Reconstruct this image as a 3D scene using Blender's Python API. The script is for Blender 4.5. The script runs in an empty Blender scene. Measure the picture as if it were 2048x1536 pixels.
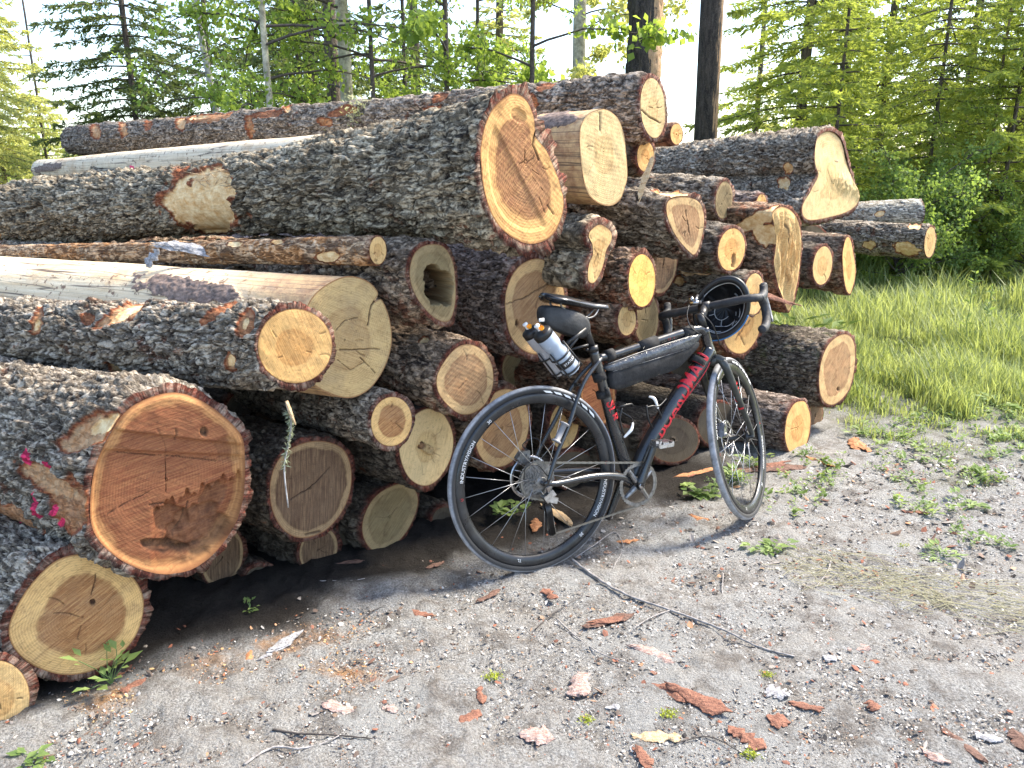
import bpy, math, random
import numpy as np
from mathutils import Vector, Matrix

random.seed(7)
rng = np.random.default_rng(11)
S = bpy.context.scene
C = S.collection
R = math.radians

# ------------------------------------------------------------------ camera, sky, sun, exposure
CAM_H, PITCH, FPX = 1.394, R(15.3), 1540.0
cam_d = bpy.data.cameras.new('camera')
cam = bpy.data.objects.new('camera', cam_d)
C.objects.link(cam)
cam.location = (0, 0, CAM_H)
cam.rotation_euler = (math.pi / 2 - PITCH, 0, 0)
cam_d.sensor_width = 36.0
cam_d.lens = 36.0 * FPX / 2048.0
cam_d.clip_start = 0.05
cam_d.clip_end = 2000
S.camera = cam

SUN_ELEV, SUN_AZ = R(50), R(66)          # azimuth clockwise from +Y (view direction)
world = bpy.data.worlds.new('World')
S.world = world
world.use_nodes = True
wn = world.node_tree
wn.nodes.clear()
wo = wn.nodes.new('ShaderNodeOutputWorld')
wb = wn.nodes.new('ShaderNodeBackground')
sk = wn.nodes.new('ShaderNodeTexSky')
sk.sky_type = 'NISHITA'
sk.sun_disc = False
sk.sun_elevation = SUN_ELEV
sk.sun_rotation = SUN_AZ
sk.air_density = 1.0
sk.dust_density = 1.5
sk.ozone_density = 0.6
wb.inputs[1].default_value = 0.135
wn.links.new(sk.outputs[0], wb.inputs[0])
wn.links.new(wb.outputs[0], wo.inputs[0])

sun_d = bpy.data.lights.new('sun', 'SUN')
sun_d.energy = 2.9
sun_d.angle = R(11)
sun_d.color = (1.0, 0.91, 0.76)
sun = bpy.data.objects.new('sun', sun_d)
C.objects.link(sun)
sv = Vector((math.sin(SUN_AZ) * math.cos(SUN_ELEV), math.cos(SUN_AZ) * math.cos(SUN_ELEV), math.sin(SUN_ELEV)))
sun.rotation_euler = sv.to_track_quat('Z', 'Y').to_euler()
sun.location = sv * 30

S.view_settings.view_transform = 'Standard'
S.view_settings.look = 'None'
S.view_settings.exposure = 2.0
S.view_settings.gamma = 1.0
S.view_settings.use_curve_mapping = False
S.render.engine = 'CYCLES'
S.cycles.max_bounces = 6
S.cycles.transparent_max_bounces = 8

# ------------------------------------------------------------------ picture geometry helpers (pixel of the 2048x1536 photograph <-> place)
CP, SP = math.cos(PITCH), math.sin(PITCH)

def proj(P):
    P = np.atleast_2d(P)
    x, y, z = P[:, 0], P[:, 1], P[:, 2] - CAM_H
    d = y * CP - z * SP
    u = y * SP + z * CP
    d = np.where(np.abs(d) < 1e-6, 1e-6, d)
    return np.c_[1024 + FPX * x / d, 768 - FPX * u / d]

def ray(x, y):
    dx = (x - 1024) / FPX
    u = -(y - 768) / FPX
    return np.array([dx, CP + u * SP, -SP + u * CP])

CAMP = np.array([0, 0, CAM_H])

def on_plane(x, y, P0, n):
    d = ray(x, y)
    return CAMP + d * (np.dot(P0 - CAMP, n) / np.dot(d, n))

def on_ground(x, y, z=0.0):
    return on_plane(x, y, np.array([0, 0, z]), np.array([0, 0, 1.0]))

# ------------------------------------------------------------------ numpy noise
def _hash(ix, iy, iz, k=0):
    h = (ix.astype(np.int64) * 374761393 + iy.astype(np.int64) * 668265263 + iz.astype(np.int64) * 2147483647 + k * 974711) & 0xffffffff
    h = ((h ^ (h >> 13)) * 1274126177) & 0xffffffff
    h = ((h ^ (h >> 16)) * 2246822519) & 0xffffffff
    return ((h ^ (h >> 15)) & 0xffffff) / float(0xffffff)

def vnoise(P, k=0):
    P = np.asarray(P, float)
    I = np.floor(P).astype(np.int64)
    F = P - I
    F = F * F * (3 - 2 * F)
    out = 0
    for a in (0, 1):
        for b in (0, 1):
            for c in (0, 1):
                w = (F[:, 0] if a else 1 - F[:, 0]) * (F[:, 1] if b else 1 - F[:, 1]) * (F[:, 2] if c else 1 - F[:, 2])
                out = out + w * _hash(I[:, 0] + a, I[:, 1] + b, I[:, 2] + c, k)
    return out

def fbm(P, octv=4, k=0):
    P = np.asarray(P, float)
    s, a, t = 0, 1.0, 0
    for o in range(octv):
        s = s + a * vnoise(P * (2 ** o) + 17.3 * o, k + o)
        t += a
        a *= 0.5
    return s / t

def worley(P, k=0):
    I = np.floor(P).astype(np.int64)
    f1 = np.full(len(P), 9.0)
    f2 = np.full(len(P), 9.0)
    cid = np.zeros(len(P))
    for a in (-1, 0, 1):
        for b in (-1, 0, 1):
            for c in (-1, 0, 1):
                J = I + np.array([a, b, c])
                q = np.c_[_hash(J[:, 0], J[:, 1], J[:, 2], k), _hash(J[:, 0], J[:, 1], J[:, 2], k + 5), _hash(J[:, 0], J[:, 1], J[:, 2], k + 9)]
                d = np.sqrt(((J + q - P) ** 2).sum(1))
                nearer = d < f1
                f2 = np.where(nearer, f1, np.minimum(f2, d))
                cid = np.where(nearer, q[:, 0], cid)
                f1 = np.where(nearer, d, f1)
    return f1, f2, cid

def sstep(a, b, x):
    t = np.clip((x - a) / (b - a), 0, 1)
    return t * t * (3 - 2 * t)

# ------------------------------------------------------------------ object helpers
def tag(o, label=None, cat=None, group=None, kind=None):
    if label: o['label'] = label
    if cat: o['category'] = cat
    if group: o['group'] = group
    if kind: o['kind'] = kind
    return o

def empty(name, loc=(0, 0, 0), label=None, cat=None, group=None, parent=None):
    o = bpy.data.objects.new(name, None)
    o.empty_display_size = 0.1
    o.location = Vector([float(v) for v in loc])
    C.objects.link(o)
    if parent: o.parent = parent
    return tag(o, label, cat, group)

def mk(name, V, F, mat=None, parent=None, smooth=True, cols=None, vecs=None, flat_idx=None):
    """mesh object from numpy vertices and faces (array Nx3 / Nx4, or list of arrays); V is in world space, or in the parent's space"""
    V = np.asarray(V, float)
    if parent is not None and parent.type == 'EMPTY' and parent.get('_abs', 0):
        V = V - np.array(parent.location)
    Fs = F if isinstance(F, (list, tuple)) else [F]
    Fs = [np.asarray(f, dtype=np.int32) for f in Fs if len(f)]
    me = bpy.data.meshes.new(name)
    me.vertices.add(len(V))
    me.vertices.foreach_set('co', V.astype(np.float32).ravel())
    nl = sum(f.size for f in Fs)
    npoly = sum(len(f) for f in Fs)
    me.loops.add(nl)
    me.polygons.add(npoly)
    me.loops.foreach_set('vertex_index', np.concatenate([f.ravel() for f in Fs]))
    ls, off = [], 0
    for f in Fs:
        ls.append(off + np.arange(len(f)) * f.shape[1])
        off += f.size
    me.polygons.foreach_set('loop_start', np.concatenate(ls).astype(np.int32))
    me.update(calc_edges=True)
    me.polygons.foreach_set('use_smooth', np.full(npoly, bool(smooth)))
    if cols:
        for k, v in cols.items():
            a = me.attributes.new(k, 'FLOAT_COLOR', 'POINT')
            a.data.foreach_set('color', np.asarray(v, np.float32).ravel())
    if vecs:
        for k, v in vecs.items():
            a = me.attributes.new(k, 'FLOAT_VECTOR', 'POINT')
            a.data.foreach_set('vector', np.asarray(v, np.float32).ravel())
    me.validate()
    if mat: me.materials.append(mat)
    o = bpy.data.objects.new(name, me)
    C.objects.link(o)
    if parent: o.parent = parent
    return o

def grid_faces(n_rows, n_cols, wrap=True):
    r = np.arange(n_rows - 1)[:, None]
    c = np.arange(n_cols if wrap else n_cols - 1)[None, :]
    c2 = (c + 1) % n_cols
    return np.stack([r * n_cols + c, r * n_cols + c2, (r + 1) * n_cols + c2, (r + 1) * n_cols + c], -1).reshape(-1, 4)

class MB:
    """collects simple solids into one mesh"""
    def __init__(s): s.V, s.Q, s.T, s.n = [], [], [], 0
    def add(s, V, Q=None, T=None):
        s.V.append(np.asarray(V, float))
        if Q is not None and len(Q): s.Q.append(np.asarray(Q) + s.n)
        if T is not None and len(T): s.T.append(np.asarray(T) + s.n)
        s.n += len(V)
        return s
    def tube(s, pts, rad, seg=10, cap=True, sx=1.0, up=None):
        P = np.asarray(pts, float)
        n = len(P)
        rad = np.broadcast_to(np.asarray(rad, float), (n,))
        T = np.gradient(P, axis=0)
        T /= np.linalg.norm(T, axis=1)[:, None] + 1e-12
        ref = np.array(up if up is not None else [0, 0, 1.0])
        if abs(np.dot(T[0], ref)) > 0.95: ref = np.array([0, 1.0, 0])
        a = np.linspace(0, 2 * np.pi, seg, endpoint=False)
        rows = []
        for i in range(n):
            u = np.cross(T[i], ref); u /= np.linalg.norm(u) + 1e-12
            w = np.cross(u, T[i])
            rows.append(P[i] + rad[i] * (np.cos(a)[:, None] * u * sx + np.sin(a)[:, None] * w))
            ref = w
        V = np.vstack(rows)
        Q = grid_faces(n, seg)
        if cap:
            V = np.vstack([V, P[0], P[-1]])
            i = np.arange(seg)
            T1 = np.c_[np.full(seg, n * seg), (i + 1) % seg, i]
            T2 = np.c_[np.full(seg, n * seg + 1), (n - 1) * seg + i, (n - 1) * seg + (i + 1) % seg]
            return s.add(V, Q, np.vstack([T1, T2]))
        return s.add(V, Q)
    def ring(s, c, ax, R_, prof, seg=64, x0=None):
        """revolve profile [(dr, dy)...] (closed) about axis ax through c at radius R_"""
        c = np.asarray(c, float); ax = np.asarray(ax, float); ax = ax / np.linalg.norm(ax)
        u = np.array(x0 if x0 is not None else ([1.0, 0, 0] if abs(ax[0]) < .9 else [0, 0, 1.0]), float)
        u = u - ax * np.dot(u, ax); u /= np.linalg.norm(u)
        w = np.cross(ax, u)
        t = np.linspace(0, 2 * np.pi, seg, endpoint=False)
        prof = np.asarray(prof, float)
        m = len(prof)
        V = np.zeros((seg, m, 3))
        for j, (dr, dy) in enumerate(prof):
            V[:, j] = c + (R_ + dr) * (np.cos(t)[:, None] * u + np.sin(t)[:, None] * w) + dy * ax
        i = np.arange(seg)[:, None]; j = np.arange(m)[None, :]
        i2 = (i + 1) % seg; j2 = (j + 1) % m
        Q = np.stack([i * m + j, i2 * m + j, i2 * m + j2, i * m + j2], -1).reshape(-1, 4)
        return s.add(V.reshape(-1, 3), Q)
    def lathe(s, c, ax, prof, seg=24, x0=None):
        """open profile [(r, h)...] revolved about ax from c"""
        c = np.asarray(c, float); ax = np.asarray(ax, float); ax = ax / np.linalg.norm(ax)
        u = np.array(x0 if x0 is not None else ([1.0, 0, 0] if abs(ax[0]) < .9 else [0, 0, 1.0]), float)
        u = u - ax * np.dot(u, ax); u /= np.linalg.norm(u)
        w = np.cross(ax, u)
        t = np.linspace(0, 2 * np.pi, seg, endpoint=False)
        rows = [c + h * ax + r * (np.cos(t)[:, None] * u + np.sin(t)[:, None] * w) for r, h in prof]
        return s.add(np.vstack(rows), grid_faces(len(prof), seg))
    def box(s, c, size, M=None):
        c = np.asarray(c, float); h = np.asarray(size, float) / 2
        V = np.array([[x, y, z] for x in (-1, 1) for y in (-1, 1) for z in (-1, 1)], float) * h
        if M is not None: V = V @ np.asarray(M).T
        Q = [[0, 1, 3, 2], [4, 6, 7, 5], [0, 4, 5, 1], [2, 3, 7, 6], [0, 2, 6, 4], [1, 5, 7, 3]]
        return s.add(V + c, Q)
    def prism(s, pts2, f3, y0, y1, bev=0.0):
        """outline of (a,b) points; f3(a,b,y)->xyz; extruded y0..y1 with a soft edge"""
        P = np.asarray(pts2, float); n = len(P); c = P.mean(0)
        lay = [(y0, 1 - bev * 2), (y0 + (y1 - y0) * .12, 1.0), (y1 - (y1 - y0) * .12, 1.0), (y1, 1 - bev * 2)] if bev else [(y0, 1.0), (y1, 1.0)]
        V = [np.array([f3(*(c + (p - c) * k), y) for p in P]) for y, k in lay]
        m = len(lay)
        V = np.vstack(V + [[f3(*c, y0)], [f3(*c, y1)]])
        i = np.arange(n)
        T = np.vstack([np.c_[np.full(n, m * n), (i + 1) % n, i], np.c_[np.full(n, m * n + 1), (m - 1) * n + i, (m - 1) * n + (i + 1) % n]])
        return s.add(V, grid_faces(m, n), T)
    def build(s, name, mat=None, parent=None, smooth=True, fn=None, cols=None):
        V = np.vstack(s.V)
        if fn is not None: V = fn(V)
        F = []
        if s.Q: F.append(np.vstack(s.Q))
        if s.T: F.append(np.vstack(s.T))
        return mk(name, V, F, mat, parent, smooth, cols=cols)

def sharp(o, ang=35):
    try:
        o.data.set_sharp_from_angle(angle=R(ang))
    except Exception:
        pass
    return o

def crom(pts, n, closed=False):
    P = np.asarray(pts, float)
    if closed:
        P = np.vstack([P[-1:], P, P[:2]])
    else:
        P = np.vstack([2 * P[:1] - P[1:2], P, 2 * P[-1:] - P[-2:-1]])
    m = len(P) - 3
    out = []
    for t in np.linspace(0, m, n, endpoint=not closed):
        i = min(int(t), m - 1); u = t - i
        a, b, c, d = P[i:i + 4]
        out.append(.5 * ((2 * b) + (-a + c) * u + (2 * a - 5 * b + 4 * c - d) * u * u + (-a + 3 * b - 3 * c + d) * u ** 3))
    return np.array(out)

# ------------------------------------------------------------------ materials
class NT:
    def __init__(s, name, rough=0.7):
        s.m = bpy.data.materials.new(name); s.m.use_nodes = True
        s.t = s.m.node_tree; s.t.nodes.clear()
        s.out = s.n('ShaderNodeOutputMaterial')
        s.b = s.n('ShaderNodeBsdfPrincipled')
        s.b.inputs['Roughness'].default_value = rough
        s.l(s.b.outputs[0], s.out.inputs[0])
    def n(s, t, **kw):
        x = s.t.nodes.new(t)
        for k, v in kw.items(): setattr(x, k, v)
        return x
    def l(s, a, b): s.t.links.new(a, b)
    def val(s, sock, v):
        if hasattr(v, 'links') or hasattr(v, 'is_linked'): s.l(v, sock)
        else: sock.default_value = v
    def math(s, op, a, b=0.0, c=None, clamp=False):
        x = s.n('ShaderNodeMath', operation=op); x.use_clamp = clamp
        s.val(x.inputs[0], a); s.val(x.inputs[1], b)
        if c is not None: s.val(x.inputs[2], c)
        return x.outputs[0]
    def attr(s, name): return s.n('ShaderNodeAttribute', attribute_name=name)
    def sep(s, name):
        a = s.attr(name); x = s.n('ShaderNodeSeparateColor'); s.l(a.outputs['Color'], x.inputs[0])
        return x.outputs[0], x.outputs[1], x.outputs[2], a.outputs['Alpha']
    def obj(s): return s.n('ShaderNodeTexCoord').outputs['Object']
    def noise(s, vec, scale, detail=4, rough=.6, dist=0.0, stretch=None):
        if stretch is not None:
            mp = s.n('ShaderNodeMapping'); mp.inputs['Scale'].default_value = stretch
            s.l(vec, mp.inputs[0]); vec = mp.outputs[0]
        x = s.n('ShaderNodeTexNoise'); s.l(vec, x.inputs['Vector'])
        x.inputs['Scale'].default_value = scale; x.inputs['Detail'].default_value = detail
        x.inputs['Roughness'].default_value = rough; x.inputs['Distortion'].default_value = dist
        return x.outputs[0]
    def ramp(s, f, stops):
        x = s.n('ShaderNodeValToRGB'); s.val(x.inputs[0], f)
        e = x.color_ramp.elements
        while len(e) < len(stops): e.new(0.5)
        for el, (p, c) in zip(e, stops):
            el.position = p; el.color = (c[0], c[1], c[2], 1) if not isinstance(c, (int, float)) else (c, c, c, 1)
        return x.outputs[0]
    def mix(s, f, a, b, mode='MIX'):
        x = s.n('ShaderNodeMix', data_type='RGBA', blend_type=mode)
        s.val(x.inputs[0], f)
        for k, v in ((6, a), (7, b)):
            if isinstance(v, (tuple, list)): x.inputs[k].default_value = (v[0], v[1], v[2], 1)
            else: s.l(v, x.inputs[k])
        return x.outputs[2]
    def bump(s, h, dist=0.004, strength=1.0):
        x = s.n('ShaderNodeBump'); x.inputs['Strength'].default_value = strength
        x.inputs['Distance'].default_value = dist
        s.l(h, x.inputs['Height']); s.l(x.outputs[0], s.b.inputs['Normal'])
    def color(s, c): s.val(s.b.inputs['Base Color'], c if not isinstance(c, (tuple, list)) else (c[0], c[1], c[2], 1))

def bark_mat(name, plate=(.26, .212, .160), plate2=(.44, .385, .310), deep=(.035, .022, .016), red=0.35, redc=(.20, .075, .040), moss=0.0, scale=1.0):
    t = NT(name, 0.9)
    o = t.obj()
    h, inner, wood, paint = t.sep('mask')
    n1 = t.noise(o, 6 * scale, 5, .65)
    n2 = t.noise(o, 70 * scale, 5, .7)
    n3 = t.noise(o, 2.3, 3, .6)
    base = t.mix(t.ramp(n2, [(.36, 0), (.64, 1)]), tuple(v * .75 for v in plate), tuple(min(v * 1.3, .8) for v in plate2))
    base = t.mix(t.math('MULTIPLY', t.ramp(n1, [(.45, 0), (.62, 1)]), .55), base, (plate[0] * .75, plate[1] * .66, plate[2] * .56))
    # broken flakes that show the red inner bark
    fl = t.ramp(t.math('ADD', t.noise(o, 17 * scale, 5, .7), t.math('MULTIPLY', n3, .5)), [(.93 - .22 * red, 0), (.98 - .22 * red, 1)])
    base = t.mix(t.math('MULTIPLY', fl, .85), base, redc)
    if moss > 0:
        ml = t.ramp(t.noise(o, 9, 4, .7), [(.62 - .2 * moss, 0), (.7 - .15 * moss, 1)])
        base = t.mix(t.math('MULTIPLY', ml, .7), base, (.20, .24, .09))
    tone = t.noise(o, 3.7, 4, .6)
    base = t.mix(t.ramp(tone, [(.35, .55), (.6, 0)]), base, (plate[0] * .42, plate[1] * .38, plate[2] * .33))
    c = t.mix(t.ramp(h, [(.08, 0), (.36, 1)]), deep, base)
    luv_ = t.attr('luv').outputs['Vector']
    fl2 = t.noise(luv_, 1.0, 5, .7, 1.2, (62 * scale, 24 * scale, 1))
    c = t.mix(t.ramp(fl2, [(.38, .62), (.47, 0)]), c, deep)
    c = t.mix(t.math('MULTIPLY', t.ramp(fl2, [(.52, 0), (.68, 1)]), .4), c, tuple(min(v * 1.5, .8) for v in plate2))
    # inner bark ring at the cut
    inn = t.mix(t.ramp(t.noise(o, 120, 3, .6), [(.3, 0), (.7, 1)]), (.05, .016, .011), (.20, .055, .034))
    c = t.mix(t.math('MULTIPLY', inner, t.ramp(t.noise(o, 26, 4, .7), [(.34, .35), (.58, 1)])), c, inn)
    wd = t.mix(t.ramp(t.noise(o, 30, 5, .7, 0, (1, 1, 1)), [(.35, 0), (.65, 1)]), (.60, .34, .13), (.86, .68, .40))
    wd = t.mix(t.ramp(wood, [(.22, 0), (.55, 1)]), t.mix(t.ramp(n2, [(.35, 0), (.65, 1)]), (.17, .045, .025), (.40, .145, .06)), wd)
    c = t.mix(t.ramp(wood, [(.04, 0), (.16, 1)]), c, wd)
    c = t.mix(t.ramp(paint, [(.35, 0), (.6, 1)]), c, (.72, .04, .12))
    t.b.inputs['Specular IOR Level'].default_value = 0.25
    hb = t.math('ADD', t.math('MULTIPLY', t.ramp(fl2, [(.38, 0), (.52, 1)]), 1.2), t.math('MULTIPLY', n2, .6))
    t.color(c)
    hb = t.math('MULTIPLY', hb, t.ramp(wood, [(.1, 1), (.4, .12)]))
    t.bump(hb, 0.008, 1.0)
    return t.m

def peeled_mat(name, a=(.66, .58, .46), b=(.80, .74, .64), stain=(.50, .30, .13), near=None):
    """debarked, weathered log surface"""
    t = NT(name, 0.75)
    o = t.obj()
    h, inner, wood, paint = t.sep('mask')
    fuv = t.attr('luv').outputs['Vector']
    gr = t.noise(fuv, 1.0, 4, .6, 0, (60, 2.5, 1))
    c = t.mix(t.ramp(gr, [(.3, 0), (.7, 1)]), a, b)
    c = t.mix(t.math('MULTIPLY', t.ramp(t.noise(o, 5, 5, .7), [(.50, 0), (.68, 1)]), .6), c, stain)
    c = t.mix(t.ramp(t.noise(o, 34, 4, .7), [(.585, 0), (.65, 1)]), c, (.20, .12, .075))
    sy_ = t.n('ShaderNodeSeparateXYZ'); t.l(fuv, sy_.inputs[0])
    if near:
        ff = t.ramp(t.math('ADD', t.math('MULTIPLY', sy_.outputs[1], 1.0), t.math('MULTIPLY', t.noise(o, 4, 4, .7), .5)), [(near[0], .9), (near[1], 0)])
        c = t.mix(ff, c, t.mix(t.ramp(t.noise(o, 16, 5, .75), [(.4, 0), (.62, 1)]), (.62, .40, .19), (.34, .17, .08)))
    # grain cracks along the log
    c = t.mix(t.ramp(t.noise(fuv, 1.0, 2, .5, 0.0, (22, .8, 1)), [(.485, 0), (.5, 1), (.515, 0)]), c, (.10, .07, .05))
    brk = t.mix(t.ramp(t.noise(o, 50, 5, .7), [(.35, 0), (.65, 1)]), (.07, .045, .035), (.27, .19, .15))
    c = t.mix(t.ramp(h, [(.55, 0), (.62, 1)]), c, brk)
    c = t.mix(t.ramp(paint, [(.35, 0), (.6, 1)]), c, (.75, .05, .16))
    t.color(c)
    t.bump(t.math('ADD', gr, t.noise(o, 90, 3, .7)), 0.002, 1.0)
    return t.m

def face_mat(name, sap=(.62, .43, .20), heart=(.42, .22, .10), hr=.62, soft=.06, stain=.25, streak=20, grey=(.30, .24, .16)):
    t = NT(name, 0.8)
    rr, crack, rot, rnd = t.sep('face')
    fuv = t.attr('fuv').outputs['Vector']
    o = t.obj()
    warp = t.noise(fuv, 7, 4, .6)
    r2 = t.math('ADD', rr, t.math('MULTIPLY', t.math('SUBTRACT', warp, .5), .38))
    c = t.mix(t.ramp(r2, [(max(hr - soft, 0), 0), (hr + soft, 1)]), heart, sap)
    # heart border, a shade deeper
    c = t.mix(t.ramp(r2, [(max(hr - .10, 0), 0), (max(hr - .02, .001), .5), (hr + .02, 0)]), c, (heart[0] * .65, heart[1] * .55, heart[2] * .5))
    # growth rings
    mp = t.n('ShaderNodeMath', operation='SINE')
    t.l(t.math('MULTIPLY', t.math('ADD', rr, t.math('MULTIPLY', warp, .10)), 165.0), mp.inputs[0])
    rv = t.noise(fuv, 22, 2, .5)
    rings = t.math('MULTIPLY', t.math('ADD', t.math('MULTIPLY', mp.outputs[0], .5), .5), rv)
    c = t.mix(t.math('MULTIPLY', rings, .55), c, (heart[0] * .55, heart[1] * .42, heart[2] * .35))
    # saw marks
    rt = t.n('ShaderNodeVectorRotate', rotation_type='Z_AXIS'); t.l(fuv, rt.inputs['Vector']); rt.inputs['Angle'].default_value = R(streak)
    sm = t.noise(rt.outputs[0], 1.0, 4, .75, 0, (260, 9, 1))
    c = t.mix(t.math('MULTIPLY', t.ramp(sm, [(.42, 0), (.66, 1)]), .36), c, (min(sap[0] * 1.3, .92), min(sap[1] * 1.3, .85), min(sap[2] * 1.35, .7)))
    c = t.mix(t.math('MULTIPLY', t.ramp(sm, [(.26, 1), (.46, 0)]), .55), c, (heart[0] * .45, heart[1] * .4, heart[2] * .35))
    # weather stain
    st = t.noise(fuv, 5.5, 6, .72)
    c = t.mix(t.math('MULTIPLY', t.ramp(st, [(.47, 0), (.66, 1)]), stain), c, grey)
    c = t.mix(t.math('MULTIPLY', t.ramp(t.noise(fuv, 13, 6, .75), [(.50, 0), (.72, 1)]), .55), c, (heart[0] * .5, heart[1] * .42, heart[2] * .4))
    c = t.mix(t.math('MULTIPLY', t.ramp(t.noise(fuv, 90, 3, .75), [(.56, 0), (.70, 1)]), .45), c, (.07, .045, .03))
    # end checks and knots
    c = t.mix(crack, c, (.045, .025, .016))
    rc = t.mix(t.ramp(t.noise(fuv, 40, 5, .75), [(.35, 0), (.65, 1)]), (.028, .016, .012), (.24, .12, .06))
    c = t.mix(rot, c, rc)
    c = t.mix(t.ramp(rr, [(.965, 0), (.995, .8)]), c, (.20, .08, .035))
    t.color(c)
    t.b.inputs['Specular IOR Level'].default_value = 0.2
    t.bump(t.math('ADD', sm, t.math('MULTIPLY', rings, .25)), 0.0025, .9)
    return t.m

def simple(name, col, rough=.5, metal=0.0, spec=.5, nz=0.0, nscale=40, bump=0.0, coat=0.0, emit=None, trans=0.0):
    t = NT(name, rough)
    o = t.obj()
    if nz:
        c = t.mix(t.ramp(t.noise(o, nscale, 5, .7), [(.35, 0), (.68, 1)]), tuple(v * (1 - nz) for v in col), tuple(min(1, v * (1 + nz) + .02 * nz) for v in col))
        t.color(c)
        rr = t.ramp(t.noise(o, nscale * .7, 4, .7), [(.3, max(rough - .15, 0)), (.7, min(rough + .15, 1))])
        t.l(rr, t.b.inputs['Roughness'])
    else:
        t.color(col)
    t.b.inputs['Metallic'].default_value = metal
    t.b.inputs['Specular IOR Level'].default_value = spec
    if coat: t.b.inputs['Coat Weight'].default_value = coat
    if trans: t.b.inputs['Transmission Weight'].default_value = trans
    if bump: t.bump(t.noise(o, nscale * 3, 4, .7), bump, 1.0)
    return t.m

def leaf_mat(name, a, b, transl=.45):
    t = NT(name, 0.55)
    v = t.attr('v').outputs['Fac']
    c = t.mix(v, a, b)
    t.color(c)
    t.b.inputs['Specular IOR Level'].default_value = 0.3
    tr = t.n('ShaderNodeBsdfTranslucent')
    c2 = t.mix(.6, c, (b[0] * 1.5, b[1] * 1.5, b[2] * .7))
    t.l(c2, tr.inputs[0])
    mx = t.n('ShaderNodeMixShader'); mx.inputs[0].default_value = transl
    t.l(t.b.outputs[0], mx.inputs[1]); t.l(tr.outputs[0], mx.inputs[2])
    t.l(mx.outputs[0], t.out.inputs[0])
    return t.m
_a0 = on_ground(150, 1352); _a1 = on_ground(1600, 912)
PF = (_a1 - _a0) / np.linalg.norm(_a1 - _a0)          # along the pile's front
PN = np.array([PF[1], -PF[0], 0.0])                    # towards the camera side

# ------------------------------------------------------------------ ground
def gz_np(X, Y):
    P = np.c_[X, Y, np.zeros_like(X)]
    z = (fbm(P * 1.1, 3, 3) - .5) * .05
    d = np.sqrt(X * X + Y * Y)
    u = np.clip((X - .0) * .889 + (Y - 2.45) * .457, 0, 1.1)
    z = z * sstep(.15, .7, np.hypot(X - u * .889, Y - 2.45 - u * .457))
    z = z * np.clip(d / 2, .4, 1.0)
    z = z + np.clip(d - 9, 0, 30) * 0.010 * np.clip(X + 1, 0, 4) / 4
    return z

def gz(x, y):
    return float(gz_np(np.array([float(x)]), np.array([float(y)]))[0])

def ground_pt(px, py):
    p = on_ground(px, py, 0)
    p = on_ground(px, py, gz(p[0], p[1]))
    return p

def grass_amount(X, Y):
    """how green the ground is: right and back of a diagonal border"""
    n = fbm(np.c_[X, Y, X * 0] * .9, 3, 21) - .5
    n2 = fbm(np.c_[X, Y, X * 0] * 4.5, 3, 25) - .5
    edge = (Y - 4.55) + (X - 1.9) * 0.55 + n * 2.2 + n2 * 2.2
    return sstep(-.9, 1.2, edge)

t = NT('ground_gravel', 0.95)
o_ = t.n('ShaderNodeTexCoord').outputs['Object']
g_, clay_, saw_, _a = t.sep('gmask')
n_f = t.noise(o_, 140, 6, .75)
n_m = t.noise(o_, 22, 6, .7)
n_l = t.noise(o_, 2.2, 4, .6)
c_ = t.mix(t.ramp(n_f, [(.32, 0), (.68, 1)]), (.05, .049, .048), (.60, .60, .59))
c_ = t.mix(t.math('MULTIPLY', t.ramp(n_m, [(.46, 0), (.66, 1)]), .5), c_, (.25, .215, .18))
c_ = t.mix(t.math('MULTIPLY', t.ramp(n_l, [(.40, 0), (.65, 1)]), .45), c_, (.40, .375, .34))
c_ = t.mix(t.math('MULTIPLY', clay_, .7), c_, t.mix(n_f, (.25, .255, .25), (.46, .46, .45)))
c_ = t.mix(t.math('MULTIPLY', saw_, t.ramp(n_m, [(.35, .1), (.6, .8)])), c_, (.42, .22, .09))
c_ = t.mix(t.math('MULTIPLY', t.ramp(t.noise(o_, 7.5, 6, .75), [(.50, 0), (.62, 1)]), .6), c_, (.12, .098, .08))
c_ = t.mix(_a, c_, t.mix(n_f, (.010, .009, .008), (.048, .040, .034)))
c_ = t.mix(g_, c_, t.mix(n_m, (.045, .06, .02), (.10, .13, .035)))
t.color(c_)
t.b.inputs['Specular IOR Level'].default_value = .2
t.bump(t.math('ADD', n_f, t.math('MULTIPLY', n_m, 1.0)), 0.022, 1.0)
M_ground = t.m

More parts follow.
